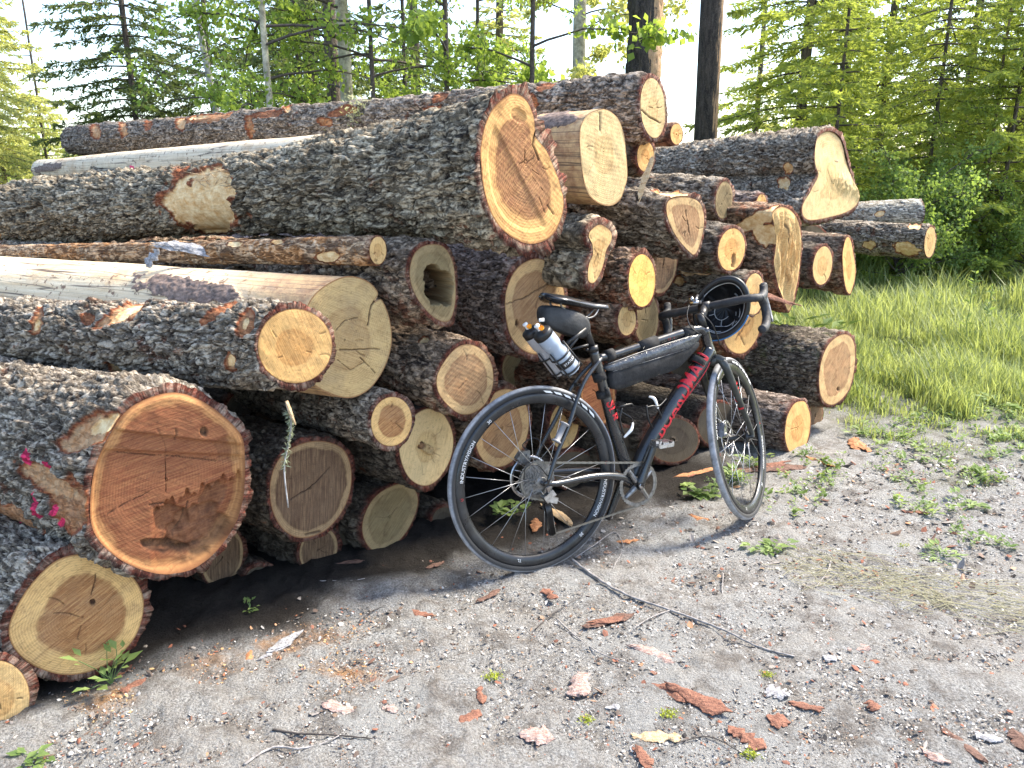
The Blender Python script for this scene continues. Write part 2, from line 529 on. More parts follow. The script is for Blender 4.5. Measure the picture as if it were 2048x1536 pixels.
def build_ground():
    a_in = np.linspace(R(-50), R(50), 520)
    a_out = np.linspace(R(50), R(310), 44)[1:-1]
    A = np.concatenate([a_in, a_out])
    r = np.concatenate([[0.02, .3, .6, .85], 1.0 * np.exp(np.linspace(0, math.log(30), 430)), np.exp(np.linspace(math.log(33), math.log(900), 20))])
    RR, AA = np.meshgrid(r, A, indexing='ij')
    X = (RR * np.sin(AA)).ravel(); Y = (RR * np.cos(AA)).ravel()
    P = np.c_[X, Y, X * 0]
    z = gz_np(X, Y)
    near = np.clip(1.6 - RR.ravel() / 9, 0, 1)
    clay = sstep(.63, .70, fbm(P * 2.9 + 3.1, 3, 41)) * np.clip(1.4 - RR.ravel() / 6, 0, 1)
    for (px, py, rad) in ((780, 1425, .16), (1300, 1285, .16), (1180, 1170, .10), (1560, 1240, .12)):
        c0 = on_ground(px, py)
        dd = np.hypot(X - c0[0], (Y - c0[1])) + (fbm(P * 9, 3, 5) - .5) * .16
        clay = np.maximum(clay, sstep(rad, rad * .45, dd))
    saw = 0 * X
    for (px, py, rad) in ((420, 1320, .16), (640, 1270, .14), (560, 1290, .12), (200, 1400, .12), (700, 1340, .12)):
        c0 = on_ground(px, py)
        saw = np.maximum(saw, sstep(rad, rad * .2, np.hypot(X - c0[0], (Y - c0[1]) * 1.6) + (fbm(P * 7, 3, 8) - .5) * .2))
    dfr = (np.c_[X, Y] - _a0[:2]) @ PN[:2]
    pile_shade = sstep(.16, -.04, dfr + (fbm(P * 5, 3, 88) - .5) * .3)  # shade under and along the pile, painted into the ground colour
    pile_shade *= sstep(3.15, 2.7, (np.c_[X, Y] - _a0[:2]) @ PF[:2])
    f1, f2, cid = worley(P * 32 + 0.5, 3)
    fine = (1 - sstep(.05, .6, f1)) * (cid > .45) * .010 * cid + (fbm(P * 18, 4, 9) - .5) * .034
    fine += (fbm(P * 6.5, 3, 61) - .5) * .030
    fine *= near * (1 - .6 * clay)
    g = grass_amount(X, Y)
    V = np.c_[X, Y, z + fine]
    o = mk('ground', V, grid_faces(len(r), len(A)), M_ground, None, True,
           cols={'gmask': np.c_[g, clay, saw, pile_shade]})
    tag(o, kind='structure')
build_ground()

# ------------------------------------------------------------------ the log pile

BARKS = {
    'grey': bark_mat('bark_grey', red=.25),
    'rough': bark_mat('bark_rough', plate=(0.252, 0.209, 0.147), plate2=(0.483, 0.417, 0.311), red=.15, deep=(.03, .022, .017)),
    'crown': bark_mat('bark_crown', plate=(.22, .18, .145), plate2=(.42, .36, .30), red=.15),
    'brown': bark_mat('bark_brown', plate=(0.263, 0.184, 0.122), plate2=(0.441, 0.339, 0.244), red=.5),
    'red': bark_mat('bark_reddish', plate=(0.273, 0.175, 0.109), plate2=(0.441, 0.320, 0.227), red=.8, redc=(.30, .11, .055)),
    'violet': bark_mat('bark_violet_grey', plate=(0.210, 0.160, 0.134), plate2=(0.389, 0.320, 0.277), red=.45),
    'dark': bark_mat('bark_dark', plate=(0.095, 0.078, 0.059), plate2=(0.168, 0.141, 0.109), red=.15),
    'moss': bark_mat('bark_mossy', plate=(0.158, 0.131, 0.101), plate2=(0.284, 0.242, 0.193), red=.3, moss=.35),
    'silver': bark_mat('bark_silver', plate=(0.473, 0.427, 0.353), plate2=(0.651, 0.592, 0.496), red=.3, redc=(.35, .22, .12), deep=(.10, .085, .075)),
    'thin': bark_mat('bark_thin_orange', plate=(0.399, 0.233, 0.118), plate2=(0.578, 0.436, 0.302), red=.75, redc=(.50, .23, .08), deep=(.10, .05, .03)),
    'peeled': peeled_mat('peeled_log', a=(.56, .42, .25), b=(.78, .66, .47), stain=(.50, .29, .12), near=(.35, .75)),
    'peeled_tan': peeled_mat('peeled_log_tan', a=(.56, .44, .29), b=(.78, .67, .50), stain=(.40, .24, .12), near=(.75, .98)),
}
FACES = {
    'tan': face_mat('cut_tan', sap=(.72, .43, .16), heart=(.58, .30, .10), hr=.5, stain=.15, streak=-20),
    'ring': face_mat('cut_ringed', sap=(.70, .45, .18), heart=(.30, .135, .055), hr=.66, soft=.05, stain=.2, streak=60),
    'red': face_mat('cut_red', sap=(.46, .23, .09), heart=(.25, .088, .042), hr=.88, soft=.03, stain=.22, grey=(.12, .06, .035), streak=80),
    'grey': face_mat('cut_weathered', sap=(.52, .37, .17), heart=(.44, .30, .14), hr=.5, stain=.5, streak=-65, grey=(.27, .21, .13)),
    'butt': face_mat('cut_butt', sap=(.74, .41, .15), heart=(.28, .125, .06), hr=.66, soft=.05, stain=.15, streak=45),
    'pale': face_mat('cut_pale', sap=(.68, .50, .25), heart=(.60, .42, .19), hr=.4, stain=.25, streak=15, grey=(.36, .31, .18)),
    'orange': face_mat('cut_orange_sunlit', sap=(.86, .52, .15), heart=(.84, .46, .12), hr=.4, stain=.05, streak=15),  # sun patch on this end is put into the wood colour
    'brown': face_mat('cut_brown', sap=(.34, .23, .12), heart=(.115, .068, .042), hr=.86, soft=.03, stain=.3, streak=5, grey=(.14, .10, .07)),  # brown wood, colour lowered for the shade low in the pile
    'olive': face_mat('cut_olive', sap=(.32, .235, .12), heart=(.20, .15, .075), hr=.8, stain=.4, streak=40, grey=(.22, .19, .11)),  # olive wood, also darkened in colour to carry shade
    'two': face_mat('cut_two_tone', sap=(.60, .40, .19), heart=(.34, .19, .095), hr=.74, soft=.03, stain=.2, streak=50),
    'dim': face_mat('cut_shade_dark', sap=(.10, .08, .055), heart=(.07, .055, .04), hr=.6, stain=.5, grey=(.05, .045, .04)),  # near-black shade of the pile's gaps put into the colour
    'yellow': face_mat('cut_yellow', sap=(.66, .44, .19), heart=(.54, .33, .13), hr=.5, stain=.2, streak=10),
}

def ell(cx, cy, a, b, tilt=0, n=28):
    t = np.linspace(0, 2 * np.pi, n, endpoint=False)
    x = a * np.cos(t); y = b * np.sin(t)
    k = R(tilt)
    return np.c_[cx + x * math.cos(k) - y * math.sin(k), cy + x * math.sin(k) + y * math.cos(k)]

def resample_closed(P, n):
    Q = np.vstack([P, P[:1]])
    s = np.r_[0, np.cumsum(np.linalg.norm(np.diff(Q, axis=0), axis=1))]
    u = np.linspace(0, s[-1], n, endpoint=False)
    return np.c_[[np.interp(u, s, Q[:, k]) for k in range(Q.shape[1])]].T

LOGN = [0]
def log(label, face, o=0.0, az=50, far=None, bark='grey', cut='tan', beta=40, q=1, th=.007, amp=.006, jag=.004,
        k=1.0, length=4.2, spots=(), paints=(), cracks=(), pits=(), fdisp=None, group=None, seed=None, tiltn=0, plates=1.0, pith=None, rfar=.92, ndrop=0, bulge=None, barkpatch=None):
    """one felled log. face: outline of the cut in the picture, put at its place in the pile's front (o = how far it sticks out);
    far: (x, y, r) where the log's body passes further back; az: heading of the trunk away from the viewer"""
    LOGN[0] += 1
    sd = seed if seed is not None else LOGN[0] * 13
    poly = np.asarray(face, float)
    if len(poly) == 5 and np.ndim(face[0]) == 0: poly = ell(*face)
    elif not isinstance(face, np.ndarray): poly = crom(poly, 120, closed=True)
    NTH = int({0: 64, 1: 112, 2: 200, 3: 280}[q])
    poly = resample_closed(poly, NTH)
    # orientation: make it run counter-clockwise seen from the camera (y down in the picture)
    ar = np.sum(poly[:, 0] * np.roll(poly[:, 1], -1) - np.roll(poly[:, 0], -1) * poly[:, 1])
    if ar > 0: poly = poly[::-1]
    cpx = poly.mean(0)
    P0 = on_plane(cpx[0], cpx[1], _a0 + PN * o, PN)
    n = np.array([math.sin(R(beta)), -math.cos(R(beta)), math.sin(R(tiltn))]); n /= np.linalg.norm(n)
    Q = np.array([on_plane(x, y, P0, n) for x, y in poly])
    Q3 = Q.copy()
    P1 = Q.mean(0)
    a = np.array([-math.sin(R(az)), math.cos(R(az)), 0.0])
    rmean = np.linalg.norm(Q - P1, axis=1).mean()
    if far is not None:
        d = ray(far[0], far[1])
        # point on the ray whose heading from P1 is az
        A = np.array([[a[0], -d[0]], [a[1], -d[1]]])
        L, tt = np.linalg.solve(A, np.array([-P1[0], -P1[1]]))
        P2 = CAMP + tt * d
        if L < .25:
            far = None
    if far is not None:
        slope = (P2[2] - P1[2]) / L
        dep = P2[1] * CP - (P2[2] - CAM_H) * SP
        r2 = far[2] * dep / FPX
        if L < length:
            lim = .30 if L > .5 * length else .05
            slope = max(-lim, min(lim, slope))
            r2 = rmean + (r2 - rmean) * min(length / L, 2.0)
            r2 = min(max(r2, .55 * rmean), 1.25 * rmean)
            L = length
        a = np.array([a[0], a[1], slope]); Lh = L
        P2 = P1 + a * L
    else:
        a = np.array([a[0], a[1], -ndrop / length]); L = length; P2 = P1 + a * L; r2 = rmean * rfar
    L = np.linalg.norm(P2 - P1); a = (P2 - P1) / L
    e1 = np.cross(a, [0, 0, 1.0]); e1 /= np.linalg.norm(e1); e2 = np.cross(e1, a)
    # the section seen along the trunk
    t_off = (Q - P1) @ a
    c1 = (Q - P1) @ e1; c2 = (Q - P1) @ e2
    th0 = np.unwrap(np.arctan2(c2, c1))
    sgn = np.sign(th0[-1] - th0[0]) or 1
    lin = th0.mean() + sgn * 2 * np.pi * (np.arange(NTH) / NTH - (NTH - 1) / NTH / 2)
    thf = lin
    NL = int({0: 70, 1: 130, 2: 260, 3: 420}[q])
    D1 = max(np.linalg.norm(P1 - CAMP), .5); D2 = np.linalg.norm(P2 - CAMP)
    s = np.linspace(0, 1, NL)
    rat = max(D2 / D1, 1.0)
    s = (np.exp(s * math.log(1 + 1.6 * rat)) - 1) / (1.6 * rat)
    root = empty('log', P1, label, 'log', group)
    root['_abs'] = 1
    rows, attr, luv = [], [], []
    rad0 = np.hypot(c1, c2)
    out0 = np.c_[c1, c2] / (rad0[:, None] + 1e-9)
    # outward normals of the section outline
    tg = np.roll(np.c_[c1, c2], -1, 0) - np.roll(np.c_[c1, c2], 1, 0)
    nn = np.c_[tg[:, 1], -tg[:, 0]] * sgn
    nn /= np.linalg.norm(nn, axis=1)[:, None] + 1e-9
    far_o = np.c_[np.cos(thf), np.sin(thf)]
    w = 1 - (1 - s) ** k
    C1 = c1[None, :] * (1 - w)[:, None] + r2 * np.cos(thf)[None, :] * w[:, None]
    C2 = c2[None, :] * (1 - w)[:, None] + r2 * np.sin(thf)[None, :] * w[:, None]
    N1 = nn[None, :, 0] * (1 - w)[:, None] + far_o[None, :, 0] * w[:, None]
    N2 = nn[None, :, 1] * (1 - w)[:, None] + far_o[None, :, 1] * w[:, None]
    nl = np.hypot(N1, N2) + 1e-9; N1 /= nl; N2 /= nl
    if bulge is not None:      # gentle sweep of the stem: (up, side)
        sw = np.sin(np.pi * s)
        C2 = C2 + bulge * sw[:, None]
    T = t_off[None, :] * ((1 - s) ** 3)[:, None]
    along = s[:, None] * L + T
    pc = np.stack([C1, C2, along], -1).reshape(-1, 3)
    rv_ = np.random.default_rng(sd + 5)
    sc = plates * (rv_.uniform(.72, 1.3) if not LOGN[0] in (8,) else 1.0)
    amp = amp * rv_.uniform(.8, 1.35)
    elo = rv_.uniform(2.2, 4.4)
    dom = pc + (np.c_[fbm(pc * 14, 3, sd), fbm(pc * 14 + 7, 3, sd + 1), fbm(pc * 14 + 3, 3, sd + 2)] - .5) * np.array([.06, .06, .09])
    cell = .021 / sc
    f1, f2, cid = worley(dom / np.array([cell, cell, cell * elo]), sd)
    plate = sstep(.02, .22, f2 - f1)
    f1b, f2b, cidb = worley(dom / np.array([cell, cell, cell * 1.7]) * 2.4 + 5, sd + 3)
    sub = sstep(.0, .35, f2b - f1b)
    big = fbm(pc * np.array([3, 3, 1.2]), 3, sd + 4) - .5
    fine = fbm(pc * np.array([60, 60, 30]), 3, sd + 6) - .5
    peeled = bark.startswith('peeled')
    if peeled:
        bk = sstep(.60, .64, fbm(pc * np.array([9, 9, 2.2]), 4, sd + 7)) * 1.0
        kn = np.zeros(len(pc))
        if barkpatch is not None:
            W0 = P1 + pc[:, :1] * e1 + pc[:, 1:2] * e2 + pc[:, 2:] * a
            XY0 = proj(W0)
            jn = (fbm(pc * 28, 3, sd + 8) - .5) * 1.2
            bk *= 0
            for (x, y, rx, ry, ang) in barkpatch:
                dx = XY0[:, 0] - x; dy = XY0[:, 1] - y
                ca, sa = math.cos(R(ang)), math.sin(R(ang))
                dd = np.hypot((dx * ca + dy * sa) / rx, (-dx * sa + dy * ca) / ry) + jn
                bk = np.maximum(bk, sstep(1.05, .9, dd))
        h = bk * (.62 + .38 * plate)
        hh = .006 * bk * (.5 + .5 * plate) + .002 * fine + big * .02
        h = np.where(bk > .5, .65 + .35 * plate, .1)
    else:
        h = .08 + .92 * (.35 + .65 * plate) * (.35 + .65 * cid) * (.7 + .3 * sub)
        skew = np.c_[pc[:, 0] + pc[:, 2] * .25, pc[:, 1], pc[:, 2]]
        q_ = fbm(skew * np.array([26, 26, 9]) * sc + sd, 4, sd + 9) * 10 + (cid - .5) * 2.2
        fr_ = q_ - np.floor(q_)
        ter = (np.floor(q_) + sstep(.0, .30, fr_)) / 10
        edge_d = np.exp(-(fr_ / .16) ** 2)
        h = np.clip((.25 + .75 * plate) * (.55 + .45 * cid) * (1 - .7 * edge_d) * (.75 + .25 * sub) + (fbm(pc * 60, 3, sd + 10) - .5) * .35, 0, 1)
        amp_v = amp * (.7 + 1.1 * fbm(pc * np.array([5, 5, 3]), 2, sd + 31))
        hh = amp_v * (3.6 * (ter - .25) + plate * (.35 + .4 * cid) + .15 * sub) + fine * amp * 1.6 + big * (.02 if r2 > .05 else .008)
    # bare-wood scars and paint, placed by where they are seen
    Vw = P1 + pc[:, :1] * e1 + pc[:, 1:2] * e2 + pc[:, 2:] * a
    wood = np.zeros(len(pc)); paint = np.zeros(len(pc))
    if len(spots) or len(paints):
        XY = proj(Vw)
        nz3 = (N1.ravel()[:, None] * e1 + N2.ravel()[:, None] * e2)
        facing = ((CAMP - Vw) * nz3).sum(1) > 0
        jn = (fbm(pc * 30, 3, sd + 8) - .5)
        for lst, arr, jk in ((spots, wood, 1.0), (paints, paint, 2.2)):
            for sp_ in lst:
                (x, y, rx, ry, ang), mx_ = sp_[:5], (sp_[5] if len(sp_) > 5 else 1.0)
                dx = XY[:, 0] - x; dy = XY[:, 1] - y
                ca, sa = math.cos(R(ang)), math.sin(R(ang))
                dd = np.hypot((dx * ca + dy * sa) / rx, (-dx * sa + dy * ca) / ry) + jn * jk
                arr[:] = np.maximum(arr, np.where(facing, sstep(1.15, .75, dd), 0) * mx_)
        hh = hh * (1 - np.minimum(wood * 2, 1)) - .004 * np.minimum(wood * 2, 1)
    hh = hh.reshape(NL, NTH)
    edge = .5 + .5 * sstep(0, .04, s * L)
    hh = (hh - .003) * edge[:, None] + th
    jg = jag * (fbm(np.c_[c1 * 45, c2 * 45, c1 * 0 + sd], 3, sd) * 1.2 + 1.5 * sstep(.6, .75, vnoise(np.c_[c1 * 22, c2 * 22, c1 * 0 + sd], sd)) - .4)
    if peeled: jg *= .0; hh -= th
    C1d = C1 + N1 * hh; C2d = C2 + N2 * hh
    AL = along.copy()
    AL[0] -= jg * .5
    V = P1 + C1d.reshape(-1, 1) * e1 + C2d.reshape(-1, 1) * e2 + AL.reshape(-1, 1) * a
    # outer lip follows the jagged bark edge, then the inner-bark ring down to the wood
    lip = V[:NTH] + (nn[:, 0:1] * e1 + nn[:, 1:2] * e2) * (jg[:, None] * .9)
    V[:NTH] = lip
    wood_ring = Q - n * .0015
    mask = np.c_[h, np.zeros(len(h)), wood, paint]
    if not peeled:
        mask[:NTH, 1] = 1.0
        mask[NTH:2 * NTH, 1] = .5
    mring = np.c_[np.full(NTH, .5), np.full(NTH, 0.0 if peeled else 1.0), np.zeros(NTH), np.zeros(NTH)]
    V2 = np.vstack([wood_ring, V])
    mask = np.vstack([mring, mask])
    ang = np.tile(np.arange(NTH) / NTH * 2 * np.pi * rmean, (NL, 1))
    luv = np.stack([ang, along, along * 0], -1).reshape(-1, 3)
    luv = np.vstack([luv[:NTH], luv])
    Fq = grid_faces(NL + 1, NTH)
    # far end cap
    cen = len(V2)
    V2 = np.vstack([V2, P2[None, :]])
    mask = np.vstack([mask, [[.5, 0, 1, 0]]]); luv = np.vstack([luv, [[0, L, 0]]])
    i = np.arange(NTH); b0 = NL * NTH
    cap = np.c_[b0 + i, b0 + (i + 1) % NTH, np.full(NTH, cen)]
    mk('bark' if not peeled else 'stem_surface', V2, [Fq, cap], BARKS[bark], root, True, cols={'mask': mask}, vecs={'luv': luv})
    # the sawn face
    NR = int({0: 10, 1: 26, 2: 48, 3: 70}[q])
    pp = np.array(pith if pith is not None else cpx, float)
    Pc = on_plane(pp[0], pp[1], P0, n)
    rr = (np.arange(NR + 1) / NR)[1:]
    G = Pc + (Q[None] - Pc) * rr[:, None, None]
    G = G.reshape(-1, 3)
    RRv = np.repeat(rr, NTH)
    u = np.cross([0, 0, 1.0], n); u /= np.linalg.norm(u); v = np.cross(n, u)
    fu = (G - Pc) @ u; fv = (G - Pc) @ v
    XY = proj(G)
    crack = np.zeros(len(G)); rot = np.zeros(len(G)); dz = (fbm(np.c_[fu * 22, fv * 22, fu * 0 + sd], 4, sd) - .5) * .006
    wob = (fbm(np.c_[fu * 60, fv * 60, fu * 0], 3, sd + 11) - .5) * 7
    for cr in cracks:          # polyline in the picture + half width px
        pts, wd = cr
        pts = np.asarray(pts, float)
        for p_, q_ in zip(pts[:-1], pts[1:]):
            dv = q_ - p_; ln = (dv ** 2).sum()
            tt = np.clip(((XY - p_) @ dv) / ln, 0, 1)
            dist = np.linalg.norm(XY - (p_ + tt[:, None] * dv) + wob[:, None] * .5, axis=1)
            crack = np.maximum(crack, .8 * sstep(wd * .95, wd * .2, dist))
    rs = np.random.default_rng(sd)
    ang_v = np.tile(np.arange(NTH) / NTH, NR)
    for _ in range(int(rs.integers(2, 6))):
        a0_ = rs.uniform(0, 1); r0_ = rs.uniform(.0, .75); r1_ = min(1.0, r0_ + rs.uniform(.15, .5))
        da = np.abs((ang_v - a0_ - .012 * np.sin(RRv * 9 + a0_ * 40) + .5) % 1 - .5) * 2 * np.pi * RRv * rmean
        crack = np.maximum(crack, sstep(.0035, .0008, da) * (RRv > r0_) * (RRv < r1_) * rs.uniform(.2, .5))
    dz -= crack * .006
    kerf = np.sin((fu * math.cos(.6 + sd) + fv * math.sin(.6 + sd)) * 420 + 6 * fbm(np.c_[fu * 9, fv * 9, fu * 0], 2, sd)) * .0002
    dz += kerf
    for (x, y, rx, ry, ang, depth, dark) in pits:
        ca, sa = math.cos(R(ang)), math.sin(R(ang))
        dx = XY[:, 0] - x; dy = XY[:, 1] - y
        dd = np.hypot((dx * ca + dy * sa) / rx, (-dx * sa + dy * ca) / ry) + (fbm(np.c_[fu * 35, fv * 35, fu * 0], 4, sd + 15) - .5) * .7
        mk_ = sstep(1.05, .85, dd)
        dz -= mk_ * depth * (.6 + .8 * fbm(np.c_[fu * 50, fv * 50, fu * 0], 4, sd + 19))
        rot = np.maximum(rot, mk_ * dark)
    if fdisp is not None:
        dz = dz + fdisp(XY, fu, fv, RRv)
    edge_keep = sstep(1.0, .93, RRv)
    if fdisp is None: dz *= edge_keep
    G2 = G + n * dz[:, None]
    G2 = np.vstack([Pc[None] + n * dz[:NTH].mean(), G2])
    fcol = np.vstack([[[0, crack[:NTH].mean(), rot[:NTH].mean(), 0]], np.c_[RRv, crack, rot, RRv * 0]])
    fvec = np.vstack([[[sd, 0, 0]], np.c_[fu + sd, fv, fu * 0]])
    Fq = grid_faces(NR, NTH) + 1
    Ft = np.c_[np.zeros(NTH, int), 1 + i, 1 + (i + 1) % NTH]
    mk('cut_face', G2, [Fq, Ft], FACES[cut], root, True, cols={'face': fcol}, vecs={'fuv': fvec})
    root['_abs'] = 0
    return dict(root=root, P1=P1, a=a, n=n, r=rmean, L=L, P2=P2, r2=r2, zmin=Q[:, 2].min())

def notch14(XY, fu, fv, rr):
    # felling notch: the part above the hinge leans back, splinters stand along the hinge
    lx = XY[:, 0] - 1632; ly = XY[:, 1] - 328
    side = (ly - lx * .55)
    up = sstep(4, -50, side)
    spl = np.exp(-((side - 10) / 16) ** 2) * sstep(20, 50, lx)
    return -.010 * up + spl * (.0 + .03 * fbm(np.c_[fu * 90, fv * 30, fu * 0], 3, 5)) * 1.0

def splint19(XY, fu, fv, rr):
    return (fbm(np.c_[fu * 60, fv * 7, fu * 0], 4, 5) - .5) * .07 * sstep(1.0, .8, rr)

def rot1(XY, fu, fv, rr):
    x, y = XY[:, 0], XY[:, 1]
    d = np.zeros(len(x))
    # saw steps
    d += .012 * sstep(872, 868, y - (x - 330) * .12)
    d -= .010 * sstep(902, 908, y - (x - 330) * .05)
    brk = y - (1015 - np.clip((x - 320) * .42, 0, 60) + 8 * np.sin(x * .18) + 5 * np.sin(x * .43))
    low = sstep(-2, 5, brk) * sstep(300, 330, x)
    d -= .012 * low * (1 + 1.6 * fbm(np.c_[fu * 30, fv * 12, fu * 0], 4, 77))
    return d * sstep(1.0, .94, rr)

def step8(XY, fu, fv, rr):
    x, y = XY[:, 0], XY[:, 1]
    s = (y - 240) - (x - 985) * 2.0
    return -.004 * sstep(-6, 6, s) * sstep(.86, .80, rr)

LG = {}
LG[1] = log('huge reddish butt end with rotten broken lower part at the left of the pile',
    [(300,795),(350,785),(400,800),(450,835),(483,872),(490,920),(487,990),(470,1050),(430,1105),(380,1140),(320,1148),(260,1130),(210,1095),(183,1050),(182,980),(195,920),(225,860),(255,820)],
    o=.12, az=60, far=(-60, 868, 118), bark='grey', cut='red', beta=34, q=3, th=.012, amp=.008, jag=.007,
    spots=[(60,1045,95,22,35,.3),(195,868,85,26,-25,.35),(120,965,80,22,30,.35),(150,1000,40,60,-20,.3),(225,850,40,14,-25,.8)], paints=[(72,915,7,16,-10),(115,930,5,12,-20),(92,1005,8,20,-12),(122,1015,5,14,-20),(135,1040,5,8,-20),(65,1052,9,4,0)],
    cracks=[([(332,925),(333,985)],1.2),([(228,905),(300,912),(360,915),(440,925)],1.6),([(400,1095),(370,1108),(330,1112),(290,1095)],7),([(215,1030),(300,985)],1.0),([(380,1010),(372,1050),(350,1080)],3),([(300,1012),(330,1008)],2.5)],
    pits=[(405,862,8,10,0,.01,1),(395,1068,72,44,-30,.016,.6),(350,1045,40,30,20,.012,.45),(330,1096,50,10,12,.018,.9),(430,1000,40,24,-60,.008,.5),(455,900,26,30,-50,.005,.3)], fdisp=rot1, pith=(335,960))
LG[2] = log('yellow log end with brown ringed heart at the lower left',
    [(180,1108),(232,1127),(272,1162),(288,1207),(275,1265),(240,1310),(190,1340),(130,1350),(70,1333),(30,1300),(17,1260),(32,1215),(67,1162),(118,1118)],
    o=.06, az=58, far=(-170, 1075, 112), bark='grey', cut='ring', beta=34, q=3, th=.011, amp=.009, jag=.006,
    cracks=[([(183,1190),(192,1150)],2.2)], pits=[(185,1205,6,6,0,.01,1)], pith=(165,1235), paints=[(45,1053,8,5,0)])
LG[3] = log('pale yellow log end cut off by the left edge of the photo', (-6,1394,66,74,0),
    o=.10, az=62, far=(-260,1330,60), bark='grey', cut='yellow', beta=34, q=2, th=.010)
LG[4] = log('bright round orange tan log end in front of the big peeled log', (590,692,75,75,0),
    o=.16, az=66, far=(0,678,69), length=2.6, bark='grey', cut='tan', beta=30, q=3, th=.009, amp=.008, jag=.004,
    spots=[(250,632,56,15,-28,.35),(255,630,40,8,-30),(78,648,13,26,18,.3),(78,650,6,14,18,.8),(242,735,9,25,-30,.8),(466,718,12,24,-15,.3),(466,718,7,13,-15),(495,655,17,26,25,.28),(495,650,5,10,25,.8),(445,628,40,9,-28,.25),(180,640,14,12,0,.25),(480,602,40,8,-12,.22)], pith=(590,700))
LG[5] = log('thick barkless cream log with grey cracked cut face',
    [(628,590),(665,562),(700,552),(735,562),(756,585),(750,604),(764,600),(780,640),(783,690),(767,740),(737,780),(700,796),(660,788),(625,768),(600,740),(592,690),(606,632)],
    o=-.02, az=64, far=(0,608,92), length=2.6, bark='peeled', cut='grey', beta=36, q=3, th=.0, amp=.004, jag=.0,
    cracks=[([(757,590),(742,612),(735,650)],2.6),([(680,700),(758,698)],2.2),([(720,715),(750,745)],1.8),([(672,662),(690,640),(715,635)],1.2),([(675,720),(700,740),(728,725)],1.2)], pith=(690,680),
    barkpatch=[(370,580,90,26,8),(455,592,26,22,0),(20,612,30,6,0)])
LG[6] = log('thin orange barked pole lying on top of the peeled log', (756,501,17,28,0),
    o=.0, az=64, far=(330,517,15), bark='thin', cut='yellow', beta=40, q=1, th=.002, amp=.003, jag=.001, plates=1.4,
    spots=[(470,487,14,6,0),(555,482,10,8,0),(655,515,26,10,0)])
LG[7] = log('dark rough barked log wedged under the biggest trunk at the left', (520,512,16,18,0),
    o=-.75, az=64, far=(60,510,26), bark='grey', cut='brown', beta=40, q=2, spots=[(140,518,18,6,0)])
LG[8] = log('biggest trunk with flared butt end, jagged red bark rim and brown heart',
    [(1025,187),(1048,195),(1064,222),(1070,258),(1073,276),(1092,300),(1112,345),(1126,390),(1127,420),(1115,455),(1095,478),(1062,488),(1030,478),(1001,455),(982,425),(968,380),(961,320),(966,265),(981,225),(1002,200)],
    o=.16, az=62, far=(0,432,54), bark='rough', cut='butt', beta=40, q=3, th=.017, amp=.010, jag=.016, k=8.0, plates=.8,
    spots=[(412,410,82,58,25,.2),(350,400,30,20,0,.2),(432,375,52,28,0),(385,405,52,36,0),(425,425,46,46,0),(5,472,14,10,0)],
    cracks=[([(1072,262),(1066,290),(1078,320)],3),([(1049,325),(1050,300)],1.0),([(1095,410),(1107,428)],2),([(1040,328),(1052,320),(1064,330)],.9),([(1078,395),(1090,425)],1.2),([(1062,350),(1085,380)],.9)],
    pits=[(1036,232,18,14,30,.004,.35)], fdisp=step8, pith=(1052,330))
LG[10] = log('peeled pale log end behind the biggest trunk near the top',
    [(1185,223),(1210,218),(1235,235),(1247,265),(1252,300),(1255,350),(1250,375),(1240,400),(1220,412),(1195,405),(1175,385),(1165,345),(1160,300),(1160,260),(1170,235)],
    o=.0, az=50, far=(85,340,21), bark='peeled_tan', cut='pale', beta=40, q=2, th=.0,
    cracks=[([(1200,225),(1200,262)],1.8)], paints=[(263,343,9,14,0),(190,345,12,5,-20)], pith=(1207,300),
    barkpatch=[(1110,240,60,14,-8),(95,335,30,10,-10),(505,328,40,7,-5),(215,355,8,12,0)])
LG[11] = log('long log crowning the pile with its pale oval end at top right', (1306,216,25,61,-4),
    o=-.18, az=50, far=(150,282,22), bark='crown', cut='pale', beta=40, q=2, th=.008, amp=.008,
    cracks=[([(1283,220),(1300,235),(1320,245)],3)], spots=[(425,238,50,9,-8,.3),(400,236,24,5,-8,.7),(890,190,30,14,-40,.25),(860,230,34,12,-35,.25),(1095,175,26,10,-30,.25),(365,248,10,14,0,.4),(505,255,9,20,-20,.3),(580,222,9,9,0,.6),(655,245,14,9,10,.3),(250,258,8,18,-20,.35),(195,265,10,16,-20,.35),(1065,205,16,18,0,.25),(300,250,8,14,0,.25),(540,232,30,7,-8,.25),(690,225,30,8,-12,.25)])
LG[12] = log('short slim reddish log poking out behind the top right log end', (1353,268,12,21,0),
    o=-.55, az=50, far=(1230,292,20), bark='red', cut='tan', beta=44, q=0, th=.003, amp=.003)
LG[13] = log('small rough round end just below the top right log', (1291,313,17,31,0),
    o=-.25, az=50, bark='dark', cut='tan', beta=40, q=1)
LG[14] = log('wide stump log with a deep felling notch at the back right',
    [(1632,290),(1640,270),(1662,262),(1684,280),(1697,328),(1707,365),(1717,398),(1702,420),(1662,434),(1615,440),(1604,415),(1622,380),(1636,350),(1630,325)],
    o=-1.0, az=50, length=2.6, far=(1290,365,42), bark='grey', cut='pale', beta=46, q=2, th=.014, amp=.010, k=1.7, fdisp=notch14, pith=(1665,370),
    spots=[(1580,332,10,7,0),(1570,372,12,12,0)])
LG[15] = log('teardrop shaped split log end in the upper right row',
    [(1336,402),(1372,394),(1398,404),(1408,430),(1405,470),(1391,508),(1375,500),(1352,472),(1336,438)],
    o=-.02, az=50, far=(1120,385,52), bark='grey', cut='two', beta=40, q=2, th=.012, amp=.008, jag=.008, cracks=[([(1372,420),(1378,470)],1.5)], spots=[(1320,385,20,8,20),(1345,392,40,9,8)])
